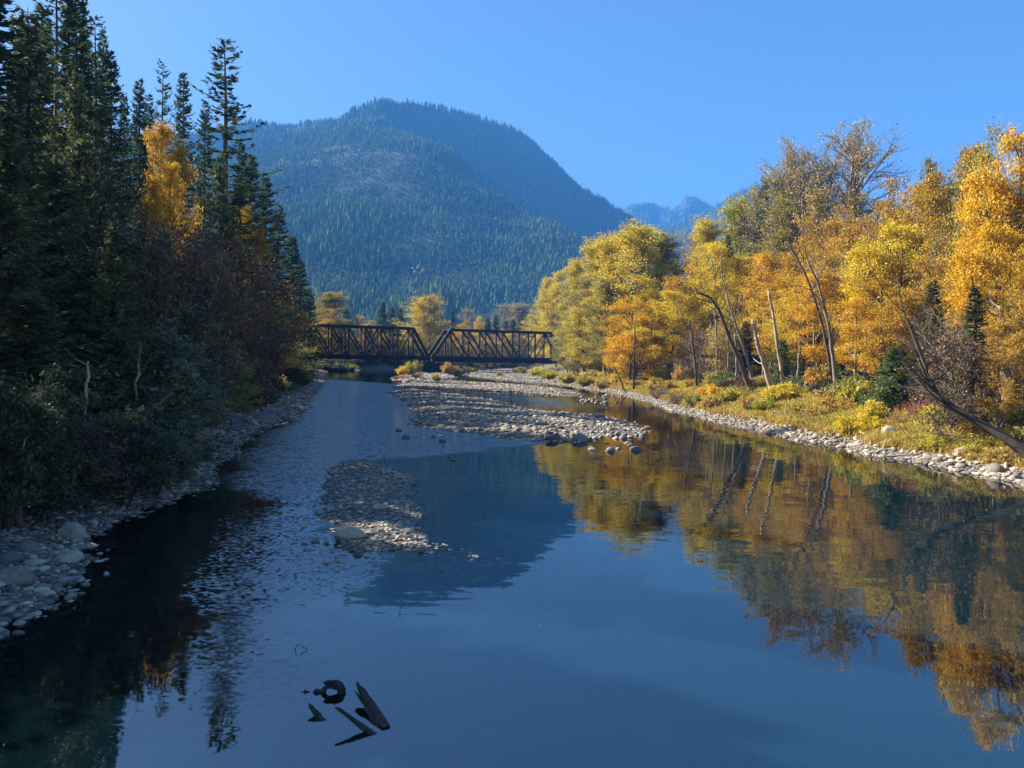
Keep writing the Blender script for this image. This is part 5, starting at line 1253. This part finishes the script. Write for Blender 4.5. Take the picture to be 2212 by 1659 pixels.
def span(s0, s1, panels, diag, deck_z0, open_right=False):
    N = [s0 + (s1 - s0) * i / panels for i in range(panels + 1)]
    for side in (0, 1):
        last = N[-1] if not open_right else N[-1]
        beam('bottom_chord', bp(N[0], ZB, side), bp(last, ZB, side), .42, .5)
        beam('top_chord', bp(N[1] - .1, ZT, side), bp(N[-2] + .1, ZT, side), .55, .55)
        beam('end_post', bp(N[0], ZB + .2, side), bp(N[1], ZT, side), .5, .62)
        beam('end_post', bp(N[-1], ZB + .2, side), bp(N[-2], ZT, side), .5, .62)
        for i in range(1, panels): beam('vertical_post', bp(N[i], ZB + .25, side), bp(N[i], ZT - .28, side), .34, .30)
        for i, c in diag:
            if '\\' in c: beam('diagonal_brace', bp(N[i], ZT - .3, side), bp(N[i + 1], ZB + .25, side), .34, .36)
            if '/' in c: laced('diagonal_brace', bp(N[i], ZB + .25, side) , bp(N[i + 1], ZT - .3, side), .36)
    for i in range(1, panels):   # overhead struts with sway frames
        mb = MB(); a, b = bp(N[i], ZT - .1, 0), bp(N[i], ZT - .1, 1); mb.box(a, b, .25, .25); a2, b2 = bp(N[i], ZT - 1.5, 0), bp(N[i], ZT - 1.5, 1); mb.box(a2, b2, .18, .18)
        for k in range(4):
            p = a + (b - a) * k / 4; q = a2 + (b2 - a2) * (k + 1) / 4; mb.box(p, q, .08, .08); p = a2 + (b2 - a2) * k / 4; q = a + (b - a) * (k + 1) / 4; mb.box(p, q, .08, .08)
        mb.obj('sway_frame', M['steel'], bridge)
    for i in range(1, panels - 1):
        mb = MB(); mb.box(bp(N[i], ZT + .1, 0), bp(N[i + 1], ZT + .1, 1), .12, .12); mb.box(bp(N[i], ZT + .14, 1), bp(N[i + 1], ZT + .14, 0), .12, .12); mb.obj('top_lateral_brace', M['steel'], bridge)
    for i in (1, panels - 1):
        mb = MB(); e = N[0] if i == 1 else N[-1]
        mb.box(bp(N[i], ZT + .05, 0), bp(N[i], ZT + .05, 1), .4, .5); f = .22; s_ = N[i] + (e - N[i]) * f; zz = ZT + (ZB - ZT) * f; mb.box(bp(s_, zz, 0), bp(s_, zz, 1), .3, .3)
        for k in range(4): mb.box(bp(N[i], ZT, 0) + (BN * Wb) * k / 4, bp(s_, zz, 0) + (BN * Wb) * (k + 1) / 4, .12, .12)
        mb.obj('portal_brace', M['steel'], bridge)
    for i in range(panels + 1): beam('floor_beam', bp(N[i], deck_z0 + .35, 0), bp(N[i], deck_z0 + .35, 1), .35, .7)
    for side, q in ((0, -.12), (1, 1.12)):  # side girder plates seen as the dark band of the deck
        mb = MB(); mb.box(bp(N[0], (deck_z0 + ZB - .26) / 2, 0) + BN * Wb * (0.03 if side == 0 else .97), bp(N[-1], (deck_z0 + ZB - .26) / 2, 0) + BN * Wb * (0.03 if side == 0 else .97), .12, ZB - .26 - deck_z0)
        mb.obj('side_girder', M['steel'], bridge)
    for q in (.32, .68): beam('rail_stringer', bp(N[0], ZB - .15, 0) + BN * Wb * q, bp(N[-1], ZB - .15, 0) + BN * Wb * q, .3, .6)
    mb = MB(); k = int((N[-1] - N[0]) / .62)
    for i in range(k): p = bp(N[0] + .3 + i * .62, ZB + .27, 0); mb.box(p + BN * Wb * .16, p + BN * Wb * .84, .26, .22)
    mb.obj('wooden_ties', M['tie'], bridge)
    mb = MB()
    for q in (.37, .63): mb.box(bp(N[0], ZB + .46, 0) + BN * Wb * q, bp(N[-1], ZB + .46, 0) + BN * Wb * q, .08, .16)
    for i in range(0, k, 8): p = bp(N[0] + i * .62, ZB + .4, 0) + BN * Wb * .1; mb.box(p, p + np.array([0, 0, 1.1]), .06, .06)
    mb.obj('track', M['steel'], bridge)
    for side in (0, 1):
        for i in range(0, panels + 1):
            beam('gusset_plate', bp(N[i] - .45, ZB + .15, side) - BN * .26 * (1 if side == 0 else -1), bp(N[i] + .45, ZB + .15, side) - BN * .26 * (1 if side == 0 else -1), .05, .9)
sL0, sL1 = param(640), param(924); sR0, sR1 = param(934), param(1222)
span(sL0, sL1, 8, [(1, '\\'), (2, '\\/'), (3, '\\'), (4, '\\/'), (5, '\\'), (6, '/'), ], 4.35)
span(sR0, sR1, 8, [(1, '\\'), (2, '\\'), (3, '\\'), (4, '\\'), (5, '/'), (6, '/')], 3.85)
sc_ = (sL1 + sR0) / 2
mb = MB(); pw = 3.1
c0 = bp(sc_, 0, .5)
V = [c0 + BX * i * w + BN * j * l + np.array([0, 0, z]) for z, w, l in ((-1.5, pw, 3.5), (3.0, pw * .88, 3.2)) for i, j in ((-1, -1), (1, -1), (1, 1), (-1, 1))]
mb.add(V, [[0, 3, 2, 1], [4, 5, 6, 7], [0, 1, 5, 4], [1, 2, 6, 5], [2, 3, 7, 6], [3, 0, 4, 7]])
for z in (.4, 1.3, 2.2):
    mb.box(c0 + BX * -(pw * 1.0) - BN * 3.45 + [0, 0, z], c0 + BX * (pw * 1.0) - BN * 3.45 + [0, 0, z], .16, .14)
pier = mb.obj('pier', M['pier'], bridge)
mb = MB(); mb.box(c0 - BN * 3.7 + [0, 0, 3.25], c0 + BN * 3.7 + [0, 0, 3.25], pw * 1.95, .5); mb.box(c0 - BN * 3.6 + [0, 0, 3.68], c0 + BN * 3.6 + [0, 0, 3.68], 2.4, .34); mb.obj('pier_cap', M['pier'], bridge)
mb = MB()
for s in (-1, 1): mb.box(c0 + BX * s * pw * 1.02 - BN * 3.75 + [0, 0, .2], c0 + BX * s * pw * .8 - BN * 3.75 + [0, 0, 3.0], .3, .3)
mb.obj('pier_timber', M['tie'], bridge)
mb = MB(); mb.box(c0 + BX * (pw + .6) + [0, 0, .4], c0 + BX * (pw + 6.5) - BN * 2 + [0, 0, 3.2], .18, .18); o = mb.obj('drift_log', M['drift']); o.location = bridge.location
tag(o, 'thin dark log slanting up beside the bridge pier', 'log')
mb = MB(); c1 = bp(sL0 - .5, 0, .5); mb.box(c1 + [0, 0, -1], c1 + [0, 0, 4.9], 7, 3.0, up=BX); mb.obj('abutment', M['pier'], bridge)

# ------------------------------------------------------------------ driftwood in the pool and on the bank
def ztop(u, vn, v):
    """height above water of the point seen at (u, v) standing over the water point (u, vn)"""
    g = G(u, vn); return np.array([g[0], g[1], PT(u, v, g[1])[2]])
def snag(base_uv, tip_u, nadir_v, tip_v, r0, r1, label, seed, splinters=3, twistn=9):
    r = np.random.default_rng(seed); b = G(*base_uv); t = ztop(tip_u, nadir_v, tip_v); d = t - b
    mb = MB(); k = 10; T = np.linspace(-.35, 1, k)
    P = b + T[:, None] * d; P[:, :] += r.normal(0, .004, P.shape)
    rad = np.interp(T, [-.35, 0, .35, .7, 1], [r0 * 1.1, r0, r0 * .85, r0 * .55, r1])
    mb.tube(P - b, rad, 12)
    # grooves and ragged cross section
    V = mb.V[0]; n = len(V) // 12; g = np.array([1, .86, 1.05, .8, 1.0, .9, 1.1, .78, .98, .88, 1.06, .84]); c = np.repeat(P - b, 12, 0)[:len(V)]
    mb.V[0] = c + (V - c) * np.tile(g, n)[:, None] * (1 + .05 * r.normal(0, 1, (len(V), 1)))
    for s in range(splinters):
        a = r.uniform(.35, .7); L = r.uniform(.35, .6) * (1 - a) + .18; off = r.normal(0, r0 * .5, 3)
        mb.tube([b + d * a * .6 + off * .4 - b, b + d * (a + L * .5) + off - b, b + d * min(a + L, .98) + off * 1.35 - b], [r0 * .4, r0 * .25, .004], 5)
    o = mb.obj('driftwood_snag', M['drift'], smooth=False); o.location = b
    tag(o, label, 'driftwood')
snag((816, 1553), 772, 1504, 1476, .125, .025, 'thick broken driftwood stump slanting out of the pool, rightmost of the group', 1, 3)
snag((800, 1583), 725, 1568, 1527, .055, .018, 'long thin driftwood pole slanting out of the pool, nearest of the group', 2, 2)
snag((690, 1551), 667, 1538, 1520, .065, .012, 'short splintered driftwood stub, leftmost of the group', 3, 2)
mb = MB(); g0 = G(719, 1495)
def loc(u, v): return ztop(u, 1495, v) - g0
mb.tube([loc(737, 1500) + [0, 0, -.1], loc(738, 1491), loc(733, 1480), loc(722, 1474), loc(710, 1473.5), loc(698, 1474.5)], [.07, .085, .08, .06, .045, .012], 9)
mb.tube([loc(700, 1498) + [0, 0, -.06], loc(699, 1489), loc(706, 1484), loc(716, 1482), loc(728, 1484)], [.06, .05, .045, .05, .06], 8)
mb.tube([loc(708, 1484), loc(705, 1479), loc(700, 1477)], [.04, .02, .006], 6)
mb.tube([loc(703, 1494), loc(690, 1493), loc(682, 1492), loc(676, 1495)], [.045, .035, .045, .01], 7)
mb.tube([loc(671, 1496), loc(660, 1493.5), loc(657, 1488), ], [.012, .022, .005], 5)
mb.tube([loc(660, 1494), loc(650, 1495.5), loc(640, 1495.5)], [.02, .008, .003], 5)
o = mb.obj('curled_root', M['drift'], smooth=True); o.location = g0
tag(o, 'curled black root arching out of the pool behind the other driftwood', 'driftwood')
mb = MB(); g0 = G(641, 1404)
def loc(u, v): return ztop(u, 1404, v) - g0
mb.tube([loc(638, 1405), loc(639, 1398), loc(642.5, 1391), loc(652, 1396), loc(662.5, 1402), loc(664, 1404.5)], [.009, .009, .009, .009, .009, .006], 5)
o = mb.obj('bent_twig', M['drift']); o.location = g0
tag(o, 'thin bent twig poking out of the water in a triangle with its reflection', 'twig')
def log(u0, v0, u1, v1, r0, mat, label, seed, stubs=2, lift=.15):
    r = np.random.default_rng(seed); a = HIT(u0, v0); b = HIT(u1, v1); a[2] += lift; b[2] += lift; mb = MB(); k = 6; T = np.linspace(0, 1, k)[:, None]
    P = a + (b - a) * T + r.normal(0, .05, (k, 3)) * np.array([1, 1, .4]); mb.tube(P - a, np.linspace(r0, r0 * .5, k), 7)
    for s in range(stubs):
        i = r.integers(1, k - 1); d = r.normal(0, 1, 3); d[2] = abs(d[2]); mb.tube([P[i] - a, P[i] - a + d * .4, P[i] - a + d * .8], [r0 * .4, r0 * .25, .01], 4)
    o = mb.obj('driftwood_log', M[mat], smooth=True); o.location = a; tag(o, label, 'log')
log(1915, 992, 1995, 985, .06, 'driftpale', 'pale straight pole lying at the water line of the right shore', 1, 0)
log(1662, 905, 1745, 890, .10, 'driftpale', 'bleached branch on the right shore stones below the snags', 2)
log(1752, 880, 1800, 858, .12, 'driftpale', 'bleached log at the left side of the driftwood mound', 3)
log(1842, 862, 1872, 850, .10, 'driftpale', 'bleached log on top of the driftwood mound', 4)
log(1845, 936, 1890, 948, .08, 'driftpale', 'tangled bleached branch under the bright yellow shrubs', 5, 3)
log(2172, 1020, 2180, 985, .12, 'driftpale', 'bleached stub standing among the stones near the right edge', 6, 1)
log(1560, 903, 1590, 890, .08, 'driftpale', 'short bleached log on the stones below the olive shrub', 7, 1)
log(262, 1022, 248, 1000, .05, 'palebark', 'pale dead branch in the shade above the left shore stones', 8, 1)
log(355, 1100, 338, 1040, .03, 'driftpale', 'thin pale branch dangling to the water from the left willow', 9, 0, .5)
log(334, 905, 376, 950, .04, 'driftpale', 'thin pale branch slanting down over the left gravel', 10, 0, .7)

lr = np.random.default_rng(5); n = 50
yy = 11 + 60 * lr.random(n) ** 1.6; xx = xr(yy) - 2 - (xr(yy) + 8) * lr.random(n) ** 1.3
ok = gz(xx, yy) < -.1; xx, yy = xx[ok], yy[ok]
lm_ = leaf_mesh('floating_leaves', np.stack([xx, yy, np.full(len(xx), .012)], -1), .055, lr, flat=40, aspect=1.2); lm_.materials.append(M['tan'])
tag(link(bpy.data.objects.new('floating_leaves', lm_)), 'fallen leaves scattered over the calm pool', 'leaves', kind='stuff')
